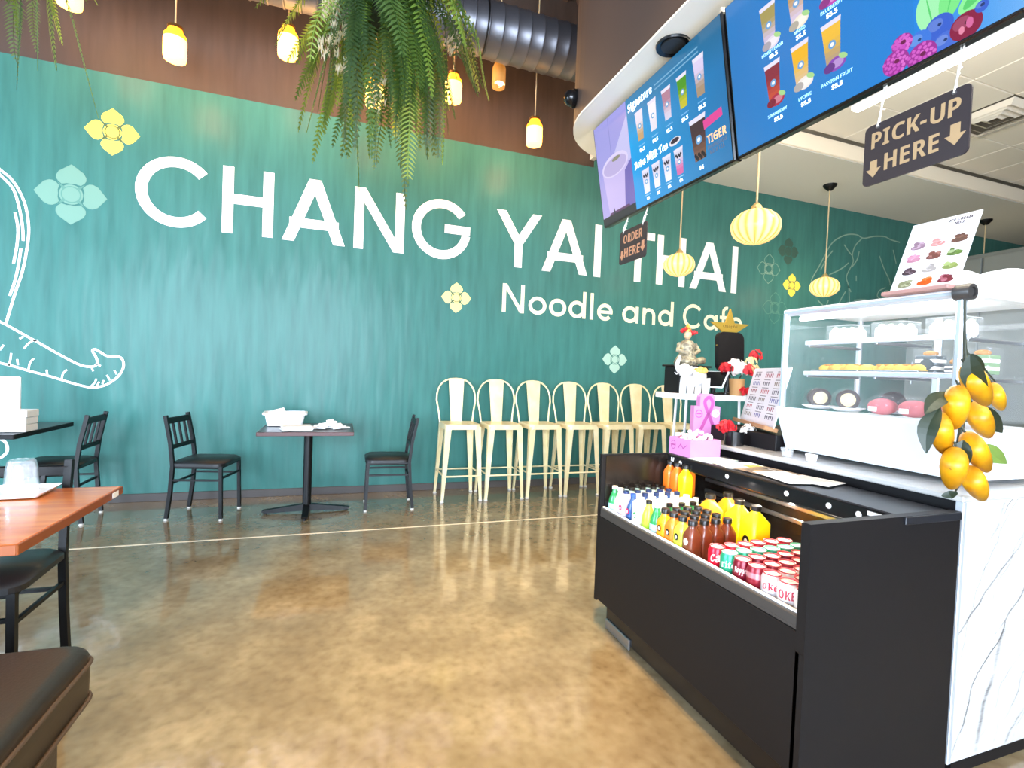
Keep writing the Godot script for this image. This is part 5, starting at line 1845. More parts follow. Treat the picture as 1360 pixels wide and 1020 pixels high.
	text(st, "Chang Yai", FONT_BOLD, Transform3D(Basis(), Vector3(0.0, 0.018, 0.0125)), 0.12, 0.024, mat("8a6a20", 0.6))
	# bouquet in a kraft pot
	var f := thing("flower_pot", "kraft paper pot of white and red flowers beside the tablet", "flowers", Vector3(2.46, 1.21, -2.58))
	g = G.new()
	g.lathe([[0.0, 0.0], [0.04, 0.0], [0.05, 0.11], [0.046, 0.11], [0.0, 0.1]], 20)
	part("pot", g, M.kraft, f)
	for k in 6:
		g = G.new()
		carnation(g, Vector3(-0.03 + 0.03 * (k % 3), 0.16 + 0.04 * (k / 3) + rng.randf_range(-0.01, 0.01), 0.01 + rng.randf_range(-0.02, 0.02)), 0.038)
		part("white_flower", g, M.petal_white, f)
	for q in [Vector3(0.14, 0.265, 0.0), Vector3(-0.095, 0.175, 0.0), Vector3(0.04, 0.165, 0.05)]:
		g = G.new()
		carnation(g, q, 0.042)
		part("red_carnation", g, M.red_petal, f)
	for q in [Vector3(0.09, 0.225, 0.02), Vector3(0.1, 0.175, 0.03)]:
		g = G.new()
		carnation(g, q, 0.035)
		part("cream_flower", g, mat("ead79a", 0.65), f)
	g = G.new()
	for q in [Vector3(0.14, 0.26, 0), Vector3(-0.09, 0.17, 0), Vector3(0.09, 0.22, 0.02)]: g.tube([Vector3(0, 0.08, 0), q * Vector3(0.6, 0.85, 1), q], 0.003, 6)
	part("stems", g, M.stem, f)
	g = G.new()
	carnation(g, Vector3(0, 0.03, 0), 0.034)
	carnation(g, Vector3(0.05, 0.026, 0.01), 0.028)
	single("red_blossoms", g, M.red_petal, "red blossoms lying on the till stand under the kraft pot", "flowers", Vector3(2.47, 1.21, -2.505 - 0.02))
	# pink carton of wrapped sweets on the cooler ledge
	var pb := thing("pink_carton", "pink carton holding small wrapped packets on the cooler ledge's far end", "box", Vector3(1.80, 0.902, -2.165))
	g = G.new()
	for k in [[Vector3(-0.094, 0.045, 0), Vector3(0.004, 0.09, 0.17)], [Vector3(0.094, 0.045, 0), Vector3(0.004, 0.09, 0.17)], [Vector3(0, 0.045, -0.084), Vector3(0.19, 0.09, 0.004)], [Vector3(0, 0.045, 0.084), Vector3(0.19, 0.09, 0.004)], [Vector3(0, 0.003, 0), Vector3(0.19, 0.004, 0.17)]]: g.box(k[0], k[1])
	part("carton", g, M.pink, pb)
	g = G.new()
	g.ribbon(arc(Vector2(-0.05, 0.05), 0.018, 0.022, 0, 345, 20), 0.004, 0.0, true)
	g.ribbon(PackedVector2Array([Vector2(-0.066, 0.05), Vector2(-0.034, 0.05)]), 0.008)
	g.ribbon(PackedVector2Array([Vector2(-0.01, 0.035), Vector2(0.01, 0.06), Vector2(0.03, 0.04), Vector2(0.06, 0.06)]), 0.005)
	var pm := part("printed_mark", g, M.pink_dark, pb)
	pm.transform = look(Vector3(0, 0, 1), Vector3.UP, Vector3(-0.0968, 0, 0))
	g = G.new()
	for k in 80:
		var p := Vector3(rng.randf_range(-0.085, 0.085), 0.075 + rng.randf_range(0.0, 0.055), rng.randf_range(-0.075, 0.075))
		p.y -= (absf(p.x) + absf(p.z)) * 0.22
		g.ball(p, Vector3(0.013, 0.011, 0.012), 6)
	var pkt := single("wrapped_sweets", g, mat("f3dfe6", 0.4), "heap of pinkish white wrapped sweets in the pink carton", "sweets", Vector3(1.80, 0.905, -2.165))
	pkt.set_meta("kind", "stuff")
	# black vase with a red carnation and a white one
	var v := thing("flower_vase", "black cylinder vase with one red carnation and white blossoms beside the pink carton", "vase", Vector3(2.03, 0.957, -2.13))
	g = G.new()
	g.lathe([[0.0, 0.0], [0.05, 0.0], [0.052, 0.075], [0.047, 0.075], [0.044, 0.01], [0.0, 0.01]], 24)
	part("body", g, M.black_gloss, v)
	g = G.new()
	for k in 3: carnation(g, Vector3(-0.075 + 0.022 * k, 0.095 + 0.012 * (k % 2), 0.0), 0.034)
	part("red_carnation", g, M.red_petal, v)
	g = G.new()
	for k in 5: carnation(g, Vector3(0.05 + 0.016 * k, 0.07 + 0.016 * (k % 3), 0.01), 0.02, 14)
	part("white_blossom", g, M.petal_white, v)
	# pink display card with ribbon
	var pc := thing("pink_stand", "pink folded display card with a ribbon motif behind the red carnation", "display card", Vector3(2.08, 0.957, -2.445), -0.25)
	g = G.new()
	g.prism(PackedVector2Array([Vector2(-0.075, 0), Vector2(0.085, 0), Vector2(0.085, 0.19), Vector2(0.05, 0.19), Vector2(0.05, 0.25), Vector2(0.035, 0.265), Vector2(-0.025, 0.265), Vector2(-0.04, 0.25), Vector2(-0.04, 0.19), Vector2(-0.075, 0.19)]), 0.05)
	part("card", g, M.pink, pc)
	g = G.new()
	var rb := PackedVector2Array([Vector2(-0.03, 0.05), Vector2(0.0, 0.12), Vector2(0.03, 0.18), Vector2(0.035, 0.22), Vector2(0.012, 0.245), Vector2(-0.012, 0.22), Vector2(0.0, 0.175), Vector2(0.03, 0.11), Vector2(0.055, 0.04)])
	g.ribbon(smooth(rb), 0.02, 0.0512)
	g.ribbon(arc(Vector2(-0.045, 0.145), 0.02, 0.022, 0, 345, 18), 0.005, 0.0512, true)
	g.ribbon(PackedVector2Array([Vector2(-0.06, 0.145), Vector2(-0.03, 0.145)]), 0.007, 0.0514)
	part("ribbon_print", g, M.pink_dark, pc)
	g = G.new()
	g.prism(arc(Vector2(0.058, 0.15), 0.022, 0.024, 0, 345, 18), 0.001, Transform3D(Basis(), Vector3(0, 0, 0.0505)))
	var disc := part("price_disc", g, M.white_soft, pc)
	text(disc, "$3", FONT_BOLD, Transform3D(Basis(), Vector3(0.058, 0.15, 0.0522)), 0.022, 0.016, M.pink_dark)
	# drinks menu on a black plinth beside the case
	g = G.new()
	g.box(Vector3(2.34, 0.998, -2.165), Vector3(0.48, 0.083, 0.49), 0.004, Transform3D())
	single("black_riser", g, M.black_body, "low black plinth carrying the drinks menu beside the cake case", "plinth")
	var mb := thing("drinks_menu", "tall white printed drinks menu with wooden foot left of the cake case", "menu")
	var xd := Vector3(-0.45, 0, 0.89).normalized()
	var nrm := Vector3(-0.89, 0.0, -0.45).normalized()
	var up := (Vector3.UP * 0.96 - nrm * 0.22).normalized()
	var org := Vector3(2.265, 1.225, -2.17)
	var xf := look(xd, up, org)
	g = G.new()
	g.box(Vector3.ZERO, Vector3(0.53, 0.33, 0.006), 0.001, xf)
	part("board", g, M.white_plastic, mb)
	var p := Pic.new(256, 320, Color("e4e0e6"))
	for r in 6:
		for c in 3:
			var x := 22.0 + c * 80
			var y := 30.0 + r * 46
			p.rect(x, y - 12, 46, 4, Color("6a5f66"))
			var n := 4 + (r + c) % 2
			var col := Color(["39374a", "5b5f9e", "8a2038", "39374a", "b0404a", "7a6a5a"][(r + c * 2) % 6])
			for k in n: p.poly([[x + k * 12, y], [x + k * 12 + 8, y], [x + k * 12 + 6, y + 22], [x + k * 12 + 2, y + 22]], col)
	g = G.new()
	g.quad(Vector3(-0.262, -0.162, 0.0035), Vector3(0.262, -0.162, 0.0035), Vector3(0.262, 0.162, 0.0035), Vector3(-0.262, 0.162, 0.0035))
	var pr := part("print", g, mat("ffffff", 0.35, 0.0, {"albedo_texture": p.tex()}), mb)
	pr.transform = xf
	g = G.new()
	g.box(Vector3(0, -0.168, 0.012), Vector3(0.53, 0.022, 0.07), 0.003, xf)
	part("foot", g, M.tan, mb)

# ------------------------------------------------------------------ screens and hanging signs
func cup_pic(p: Pic, x: float, y: float, w: float, h: float, top: Color, bot: Color) -> void:
	for i in 8:
		var a := float(i) / 8
		var b := float(i + 1) / 8
		p.poly([[x - w / 2 * (1 - 0.3 * a), y + h * a], [x + w / 2 * (1 - 0.3 * a), y + h * a], [x + w / 2 * (1 - 0.3 * b), y + h * b + 1], [x - w / 2 * (1 - 0.3 * b), y + h * b + 1]], top.lerp(bot, smoothstep(0.2, 0.8, a)))
	p.poly([[x - w * 0.54, y - h * 0.07], [x + w * 0.54, y - h * 0.07], [x + w * 0.5, y + h * 0.05], [x - w * 0.5, y + h * 0.05]], Color("e6e2f4"))
	p.ell(x, y + h * 0.5, w * 0.2, w * 0.2, Color("6fa4d8"))
	p.ell(x, y + h * 0.5, w * 0.1, w * 0.1, Color.WHITE)

func tv(called: String, label: String, z: float, pic: Pic) -> Array:
	var t := thing(called, label, "screen")
	var up := Vector3(-0.123, 0.672, 0).normalized()
	var xf := look(Vector3(0, 0, 1), up, Vector3(1.6685, 2.684, z))
	var g := G.new()
	g.box(Vector3(0, -0.006, -0.025), Vector3(1.232, 0.676, 0.05), 0.006, xf)
	part("housing", g, M.black_gloss, t)
	g = G.new()
	g.quad(Vector3(-0.604, -0.333, 0.0012), Vector3(0.604, -0.333, 0.0012), Vector3(0.604, 0.325, 0.0012), Vector3(-0.604, 0.325, 0.0012))
	var tx := pic.tex()
	var m := mat("101010", 0.18, 0.0, {"emission_enabled": true, "emission": Color.BLACK, "emission_texture": tx, "emission_energy_multiplier": 0.85, "emission_operator": BaseMaterial3D.EMISSION_OP_ADD})
	var s := part("screen", g, m, t)
	s.transform = xf
	g = G.new()
	g.box(Vector3(0, -0.25, -0.075), Vector3(0.9, 0.03, 0.05), 0.004, xf)
	g.box(Vector3(0, 0.25, -0.075), Vector3(0.9, 0.03, 0.05), 0.004, xf)
	for x in [-0.35, 0.35]:
		g.box(Vector3(x, 0.03, -0.11), Vector3(0.04, 0.52, 0.03), 0.004, xf)
		g.tube([xf * Vector3(x, 0.25, -0.11), Vector3(1.74, 3.006, z + x)], 0.02, 8)
	part("wall_bracket", g, M.grey_strip, t)
	area("screen_light", t, Transform3D(xf.basis.rotated(up, PI), xf * Vector3(0, 0, 0.02)), Vector2(1.2, 0.66), "6aaaf0", 0.15)
	return [t, xf]

func ink(c: String) -> StandardMaterial3D:
	return mat(c, 0.6, 0.0, {"emission_enabled": true, "emission": Color(c), "emission_energy_multiplier": 0.9})

func screens() -> void:
	var w := ink("f4fbff")
	# --- first screen
	var p := Pic.new(640, 360, Color("1a78c8"), 2.0)
	p.gradx(212, 0, 428, 360, Color("12a0ea"), Color("2a78b4"))
	for i in 60: p.gradx(212, i * 2, 428, 2, Color("12a0ea").lerp(Color("2a6c92"), 0.7 * (1.0 - i / 60.0)), Color("2a78b4").lerp(Color("245f80"), 0.7 * (1.0 - i / 60.0)))
	p.grad(0, 0, 213, 360, Color("9a98e0"), Color("b4a8e4"))
	p.rect(96, 0, 3, 130, Color("8482cc"))
	p.poly([[213, 40], [213, 200], [120, 130]], Color("c4c0ee"))
	p.poly([[28, 170], [196, 170], [176, 336], [50, 336]], Color("c8b8ec"))
	p.ell(112, 170, 85, 38, Color("dccff6"))
	p.ell(112, 173, 75, 30, Color("bdaede"))
	p.ell(124, 152, 26, 7, Color("8f8a78"))
	p.poly([[170, 210], [213, 185], [213, 340], [150, 340]], Color("7264b4"))
	p.poly([[52, 326], [176, 326], [184, 345], [40, 345]], Color("5a2f60"))
	p.rect(0, 334, 213, 26, Color("0c0c14"))
	p.poly([[72, 334], [80, 312], [88, 334]], Color("2a2440"))
	var tops := [["e8e0f0", "c8a070"], ["f2eef6", "e4e0ee"], ["b08098", "d8d0e6"], ["4e9a2a", "c8c038"], ["dccff0", "a8927a"]]
	for k in 5: cup_pic(p, 277.0 + k * 69, 68 - (10 if k == 4 else 0), 40, 84 + (12 if k == 4 else 0), Color(tops[k][0]), Color(tops[k][1]))
	for k in 4:
		cup_pic(p, 281.0 + k * 54, 254, 38, 70, Color("d8d4ea"), Color("f2f0f8") if k < 3 else Color("d868a8"))
		for i in 5: p.ell(270.0 + k * 54 + i * 5, 268 + (i % 2) * 5, 4, 4, Color("2c2038"))
	p.ell(433, 225, 26, 11, Color("e8e4f0"))
	p.ell(433, 223, 19, 7, Color("3a2438"))
	cup_pic(p, 529, 208, 60, 108, Color("463038"), Color("7a5444"))
	for i in 9: p.ell(511.0 + i * 4.5, 300 + (i % 3) * 6, 5, 5, Color("22141a"))
	p.poly([[550, 222], [618, 216], [620, 238], [552, 246]], Color("e04a9a"))
	for k in 5: p.rect(262 + k * 69, 168, 32, 3, Color("7fc0ee"))
	for k in 4: p.rect(268 + k * 54, 330, 28, 3, Color("9ad0f4"))
	for k in 2: p.rect(366, 28 + k * 12, 190, 4, Color("74aed4"))
	var a := tv("drinks_screen", "blue drinks menu screen with milk tea cups beside the painted green wall", -2.512, p)
	var t: Node3D = a[0]
	var xf: Transform3D = a[1]
	var at := func(u: float, v: float) -> Transform3D: return xf * Transform3D(Basis(), Vector3((u / 640.0 - 0.5) * 1.208, -0.004 + (0.5 - v / 360.0) * 0.658, 0.002))
	text(t, "Signature", FONT_SCRIPT, at.call(288, 36), 0.245, 0.062, w)
	text(t, "Boba Milk Tea", FONT_SCRIPT, at.call(314, 220), 0.325, 0.055, w)
	text(t, "TIGER", FONT_BOLD, at.call(594, 277), 0.13, 0.04, ink("c89468"))
	text(t, "BROWN SUGAR", FONT_BOLD, at.call(594, 298), 0.13, 0.02, ink("3c4a5c"))
	text(t, "MILK TEA", FONT_BOLD, at.call(592, 312), 0.10, 0.02, ink("3c4a5c"))
	for k in 5: text(t, "$5.5" if k != 1 else "$4.5", FONT_BOLD, at.call(278 + k * 68.5, 184), 0.05, 0.022, w)
	for k in 4: text(t, "$5", FONT_BOLD, at.call(282 + k * 54, 343), 0.026, 0.018, w)
	text(t, "$6", FONT_BOLD, at.call(530, 338), 0.03, 0.022, w)
	# --- second screen
	p = Pic.new(640, 360, Color("1f7fd8"), 2.0)
	p.gradx(0, 0, 640, 360, Color("2e7cc4"), Color("1e88e6"))
	p.gradx(400, 0, 240, 360, Color("2387e2"), Color("9cc8fc"))
	var fr := [["a89a5a", "cfc0dc", "e6dcec"], ["c09a6a", "d8c8e0", "f2ead8"], ["c23a98", "e0c8e4", "c24ab4"], ["8a2c40", "c8503a", "b02a4a"], ["f0b82a", "e0c090", "f0e8e4"], ["f2c040", "b8a080", "8a4ab8"]]
	for r in 2:
		for c in 3:
			var q: Array = fr[r * 3 + c]
			var x := 116.0 + c * 70
			var y := 74.0 + r * 127
			cup_pic(p, x, y, 40, 80, Color(q[0]), Color(q[1]))
			p.ell(x + 6, y + 80, 20, 13, Color(q[2]))
			p.ell(x + 8, y + 80, 13, 8, Color(q[2]).lightened(0.4))
			p.ell(x - 9, y + 82, 12, 9, Color(q[2]).darkened(0.25))
			p.ell(x + 20, y + 72, 10, 5, Color("a8d890"), 0.6)
	# berries and leaves by the lower edge
	p.ell(424, 290, 20, 34, Color("a4f2b4"), -0.15)
	p.ell(456, 282, 17, 36, Color("7ee88a"), 0.3)
	p.ell(494, 300, 36, 17, Color("8ef09a"), -0.6)
	p.ell(488, 304, 22, 8, Color("5cd070"), -0.6)
	for q in [[424, 290, -0.15], [456, 282, 0.3]]: p.ell(q[0], q[1], 1.2, 26, Color("5cd070"), q[2])
	for q in [[436, 322, 21, "3a62d0"], [406, 328, 19, "3f7ae0"], [443, 350, 17, "4a70d8"], [472, 342, 22, "8a1840"], [493, 326, 9, "3a62d0"]]:
		p.ell(q[0], q[1], q[2], q[2] * 0.95, Color(q[3]))
		p.ell(q[0] - q[2] * 0.25, q[1] - q[2] * 0.3, q[2] * 0.55, q[2] * 0.45, Color(q[3]).lightened(0.2))
		p.ell(q[0] + 1, q[1] - q[2] * 0.2, 3, 2.4, Color(q[3]).darkened(0.45))
	p.ell(466, 346, 4, 6, Color("e88aa8"))
	p.ell(477, 340, 5, 8, Color("d86aa0"))
	for q in [[380, 315, 17], [368, 341, 22], [409, 352, 23]]:
		p.ell(q[0], q[1], q[2], q[2] * 0.95, Color("a0309a"))
		for k in 26:
			var an := k * 2.4
			var rr: float = q[2] * 0.92 * sqrt(k / 26.0)
			p.ell(q[0] + cos(an) * rr, q[1] + sin(an) * rr * 0.92, 3.1, 2.9, Color("c84ac0").lerp(Color("e070d4"), fmod(k * 0.37, 1.0)))
		p.ell(q[0] + 2, q[1] - 2, 4.5, 3.5, Color("701a50"))
	a = tv("drinks_screen", "blue fruit tea menu screen with berries and leaves above the hanging pick-up sign", -1.268, p)
	t = a[0]
	var xf2: Transform3D = a[1]
	var at2 := func(u: float, v: float) -> Transform3D: return xf2 * Transform3D(Basis(), Vector3((u / 640.0 - 0.5) * 1.208, -0.004 + (0.5 - v / 360.0) * 0.658, 0.002))
	var nm := ["HONEY LEMON", "MANGO", "BLUEBERRY", "STRAWBERRY", "LYCHEE", "PASSION FRUIT"]
	for r in 2:
		for c in 3:
			text(t, nm[r * 3 + c], FONT, at2.call(120 + c * 70, 171 + r * 138), 0.0095 * nm[r * 3 + c].length(), 0.012, ink("9accff"))
			text(t, "$5.5", FONT_BOLD, at2.call(122 + c * 69, 183 + r * 139.5), 0.042, 0.019, w)
	# light bar tucked behind the lower edge of the second screen
	var lb := thing("light_bar", "bright white light bar running along the underside of the fruit tea screen", "light", Vector3(2.2, 2.58, -0.98))
	var g := G.new()
	g.box(Vector3(0, 0.014, 0), Vector3(0.05, 0.02, 1.42), 0.004)
	part("housing", g, M.white_plastic, lb)
	g = G.new()
	g.box(Vector3(0, 0, 0), Vector3(0.044, 0.03, 1.4), 0.006)
	part("diffuser", g, glow("fff8ea", 4.0), lb)
	for z in [-0.6, 0.0, 0.6]:
		g = G.new()
		g.box(Vector3(-0.094, 0.246, z), Vector3(0.012, 0.45, 0.02), 0.002)
		g.box(Vector3(-0.05, 0.025, z), Vector3(0.1, 0.008, 0.02), 0.002)
		part("strap", g, M.grey_strip, lb)
	area("light_bar_light", lb, Transform3D(Basis(Vector3.RIGHT, -PI / 2), Vector3(0, -0.012, 0)), Vector2(0.05, 1.35), "fff6e6", 0.8)
	area("light_bar_light", lb, Transform3D(Basis(Vector3.RIGHT, PI / 2), Vector3(0, 0.03, 0)), Vector2(0.05, 1.35), "fff8ee", 26.0)
	# hanging signs
	sign_board("pick_up_sign", "dark hanging sign reading PICK-UP HERE with two gold arrows below the screen", -1.116, ["PICK-UP", "HERE"], M.gold_ink, 0.313, 0.208, 2.112)
	sign_board("order_sign", "small dark hanging sign reading ORDER HERE with arrows in front of the wall lettering", -2.746, ["ORDER", "HERE"], M.orange_ink, 0.305, 0.215, 2.15)

func sign_board(called: String, label: String, z: float, lines: Array, m: Material, w: float, h: float, y: float) -> void:
	var t := thing(called, label, "sign", Vector3(1.73, y, z))
	var xf := look(Vector3(0, 0, 1), Vector3.UP, Vector3.ZERO)
	var g := G.new()
	g.prism(rounded(w, h, 0.018, 5), 0.006, xf * Transform3D(Basis(), Vector3(0, 0, -0.003)))
	part("board", g, M.sign_black, t)
	var big: bool = lines[0].length() > 5
	text(t, lines[0], FONT_BOLD, xf * Transform3D(Basis(), Vector3(0, h * 0.23, 0.0035)), w * (0.84 if big else 0.7), h * 0.26, m)
	text(t, lines[1], FONT_BOLD, xf * Transform3D(Basis(), Vector3(-w * 0.01, -h * 0.19, 0.0035)), w * (0.52 if big else 0.58), h * 0.27, m)
	for k in [-1.0, 1.0]:
		g = G.new()
		var s := h * 0.155
		g.prism(Transform2D(0, Vector2(s, s) if k > 0 else Vector2(s * 0.9, s * 0.9), 0, Vector2.ZERO) * PackedVector2Array([Vector2(-0.4, 1.0), Vector2(0.4, 1.0), Vector2(0.4, 0.0), Vector2(0.85, 0.0), Vector2(0, -1.0), Vector2(-0.85, 0.0), Vector2(-0.4, 0.0)]), 0.001, xf * Transform3D(Basis(), Vector3(k * w * 0.385, -h * (0.17 if k > 0 else 0.24), 0.003)))
		part("arrow", g, m, t)
		g = G.new()
		g.lathe([[0.0, 0.0065], [0.006, 0.0065], [0.006, 0.003], [0.0, 0.003]], 12, xf * Transform3D(Basis(Vector3.RIGHT, PI / 2), Vector3(k * w * 0.36, h * 0.44, 0)))
		part("eyelet", g, M.steel, t)
		g = G.new()
		var x: float = k * w * 0.36
		var tip := Vector3(0.03, 2.36 - y, x)
		g.tube([Vector3(-0.006, h * 0.44, x), Vector3(-0.002, h * 0.5 + 0.03, x + 0.004), tip], 0.0028, 6)
		g.tube([Vector3(0.004, h * 0.44, x), Vector3(0.012, h * 0.5 + 0.02, x - 0.006), tip + Vector3(0, 0, -0.008)], 0.0028, 6)
		for i in 4:
			var b := Vector3(0.0, h * 0.5, x).lerp(tip, 0.35 + 0.15 * i)
			g.tube([b, b + Vector3(rng.randf_range(-0.01, 0.01), -0.004, rng.randf_range(-0.022, 0.022))], 0.0025, 5)
		part("string", g, M.string, t)

# ------------------------------------------------------------------ pendant lamps
func pendants() -> void:
	# amber glass jars hung along the wall: [px, top y px, bottom y px, label]
	var jars := [[232, 33, 82, "glowing amber jar pendant over the gap between the two upper flowers and the lettering"], [382, 33, 78, "glowing amber jar pendant left of the large hanging fern"], [601.5, 94, 136, "glowing amber jar pendant just right of the large hanging fern"], [709, 154, 194, "glowing amber jar pendant farthest right, closest to the bulkhead"], [497, 113, 143, "glowing amber jar pendant behind the lower fronds of the large fern"], [550, 12, 51, "glowing amber jar pendant behind the upper middle of the large fern"], [92, -28, 10, "glowing amber jar pendant behind the small fern at the top left"]]
	var made: Node3D
	for q in jars:
		var b := pz(q[0], q[2], -4.66)
		if made == null:
			made = thing("jar_pendant", q[3], "pendant lamp", b, 0.0, "amber jar pendants along the wall")
			var g := G.new()
			g.lathe([[0.0, 0.004], [0.05, 0.0], [0.075, 0.012], [0.08, 0.04], [0.08, 0.17]], 24)
			part("jar", g, M.jar, made)
			g = G.new()
			g.lathe([[0.08, 0.17], [0.077, 0.2], [0.058, 0.225], [0.05, 0.245], [0.05, 0.265]], 24)
			part("jar_shoulder", g, M.jar_rim, made)
			g = G.new()
			g.lathe([[0.0, 0.285], [0.018, 0.285], [0.054, 0.272], [0.055, 0.25], [0.0, 0.25]], 20)
			part("cap", g, mat("6a4a22", 0.4, 0.6), made)
			g = G.new()
			g.rod(Vector3(0, 0.28, 0), Vector3(0, 1.9, 0), 0.006)
			part("cord", g, M.cord, made)
			omni("bulb_light", made, Vector3(0, 0.1, 0), "ffbe78", 0.6, 0.06)
		else: dup(made, b, rng.randf() * 3.0, q[3])
	var dark := thing("jar_pendant", "unlit amber jar pendant under the duct between two glowing ones", "pendant lamp", pz(662, 118, -4.66), 0.0, "")
	var gg := G.new()
	gg.lathe([[0.0, 0.004], [0.04, 0.0], [0.062, 0.012], [0.066, 0.04], [0.066, 0.19], [0.05, 0.23], [0.04, 0.25]], 24)
	part("jar", gg, M.jar_off, dark)
	gg = G.new()
	gg.ball(Vector3(0, 0.03, 0.03), Vector3(0.055, 0.03, 0.04), 14)
	part("reflection_glow", gg, glow("ffd490", 1.2), dark)  # glowing spot painted as a warm reflection, the lamp itself is unlit
	gg = G.new()
	gg.rod(Vector3(0, 0.25, 0), Vector3(0, 1.5, 0), 0.006)
	part("cord", gg, M.cord, dark)
	for k in 2:
		var sp := thing("added_spotlight", ["added black ceiling spotlight outside the view, warming the floor nearer the camera", "added black ceiling spotlight outside the view, warming the floor nearer the stools"][k], "spotlight")
		var to: Vector3 = (SPOTS[k][1] - SPOTS[k][0]).normalized()
		var sx := Transform3D(Basis(Vector3.RIGHT, to, Vector3.RIGHT.cross(to)).orthonormalized(), SPOTS[k][0] - to * 0.015)
		var sg := G.new()
		sg.lathe([[0.0, -0.16], [0.05, -0.16], [0.055, 0.0], [0.05, 0.0], [0.045, -0.02]], 20, sx)
		part("can", sg, M.black_metal, sp)
		sg = G.new()
		sg.lathe([[0.0, -0.012], [0.046, -0.012], [0.046, -0.016]], 20, sx)
		part("lamp_face", sg, glow("ffd9a0", 4.0), sp)
		sg = G.new()
		sg.rod(SPOTS[k][0] - to * 0.12, Vector3(SPOTS[k][0].x, 5.56, SPOTS[k][0].z), 0.012)
		part("stem", sg, M.black_metal, sp)
	# ribbed glass globes over the counter
	var globes := [[Vector3(5.81, 2.545, -4.70), 3.84, "ribbed amber glass globe pendant farthest away, beside the yellow wall flower"], [Vector3(3.53, 2.57, -4.64), 3.84, "ribbed amber glass globe pendant hanging before the wall lettering"], [Vector3(2.83, 2.435, -2.865), 4.03, "largest ribbed amber glass globe pendant, hanging below the screens"], [Vector3(9.0, 2.5, -4.72), 3.84, "ribbed amber glass globe pendant behind the ice cream menu, only its cord in view"]]
	var gl: Node3D
	for q in globes:
		if gl == null:
			gl = thing("globe_pendant", q[2], "pendant lamp", q[0], 0.0, "ribbed globe pendants over the counter")
			var g := G.new()
			var pr := []
			for i in 15:
				var a := -PI / 2 + PI * (i + 0.6) / 15.4
				pr.append([cos(a) * 0.165, sin(a) * 0.128])
			g.lathe([[0.0, -0.126]] + pr, 64, Transform3D(), 0.035, 16)
			part("glass_globe", g, M.globe, gl)
			g = G.new()
			g.lathe([[0.045, 0.118], [0.035, 0.15], [0.012, 0.175], [0.0, 0.176]], 20)
			part("cap", g, mat("d8bd80", 0.35, 0.6), gl)
			omni("globe_light", gl, Vector3.ZERO, "ffe4bc", 0.32, 0.1)
		else: dup(gl, q[0], rng.randf(), q[2])
	var k := 0
	for q in globes:
		var o: Node3D = gl if k == 0 else get_node("globe_pendant_%03d" % k)
		var l: float = q[1] - q[0].y
		var g := G.new()
		g.rod(Vector3(0, 0.17, 0), Vector3(0, l - 0.03, 0), 0.008)
		part("cord", g, M.cord, o)
		g = G.new()
		g.lathe([[0.0, l - 0.075], [0.03, l - 0.07], [0.075, l - 0.02], [0.08, l], [0.0, l]], 22)
		part("canopy", g, M.black_metal, o)
		k += 1

# ------------------------------------------------------------------ hanging ferns
func frond(L: float, R: float, wd: float, n: int, curl: float) -> G:
	var g := G.new()
	var pts := []
	for i in n + 1:
		var t := float(i) / n
		pts.append(Vector3(R * sin(minf(t * 1.7, 1.0) * PI / 2) + curl * t * t, 0.1 * sin(PI * minf(t * 1.8, 1.0)) - L * pow(t, 1.35), 0.03 * sin(t * 5.0)))
	g.tube(pts, 0.0025, 3)
	for i in range(2, n):
		var t := float(i) / n
		var tan_: Vector3 = (pts[i + 1] - pts[i - 1]).normalized()
		var ln := wd * pow(sin(PI * (0.08 + 0.9 * t)), 0.7) * rng.randf_range(0.85, 1.1)
		for s in [-1.0, 1.0]:
			var out := (Vector3(0, 0, s) + tan_ * 0.35 + Vector3(0, -0.25, 0)).normalized()
			var nn := out.cross(tan_).normalized()
			var a: Vector3 = pts[i]
			var hw := L / n * 0.42
			var m := a + out * ln * 0.45 + nn * ln * 0.06
			g.tri(a - tan_ * hw * 0.5, a + tan_ * hw * 0.5, m + tan_ * hw)
			g.tri(a - tan_ * hw * 0.5, m + tan_ * hw, m - tan_ * hw)
			g.tri(m - tan_ * hw, m + tan_ * hw, a + out * ln - Vector3(0, ln * 0.12, 0))
	return g

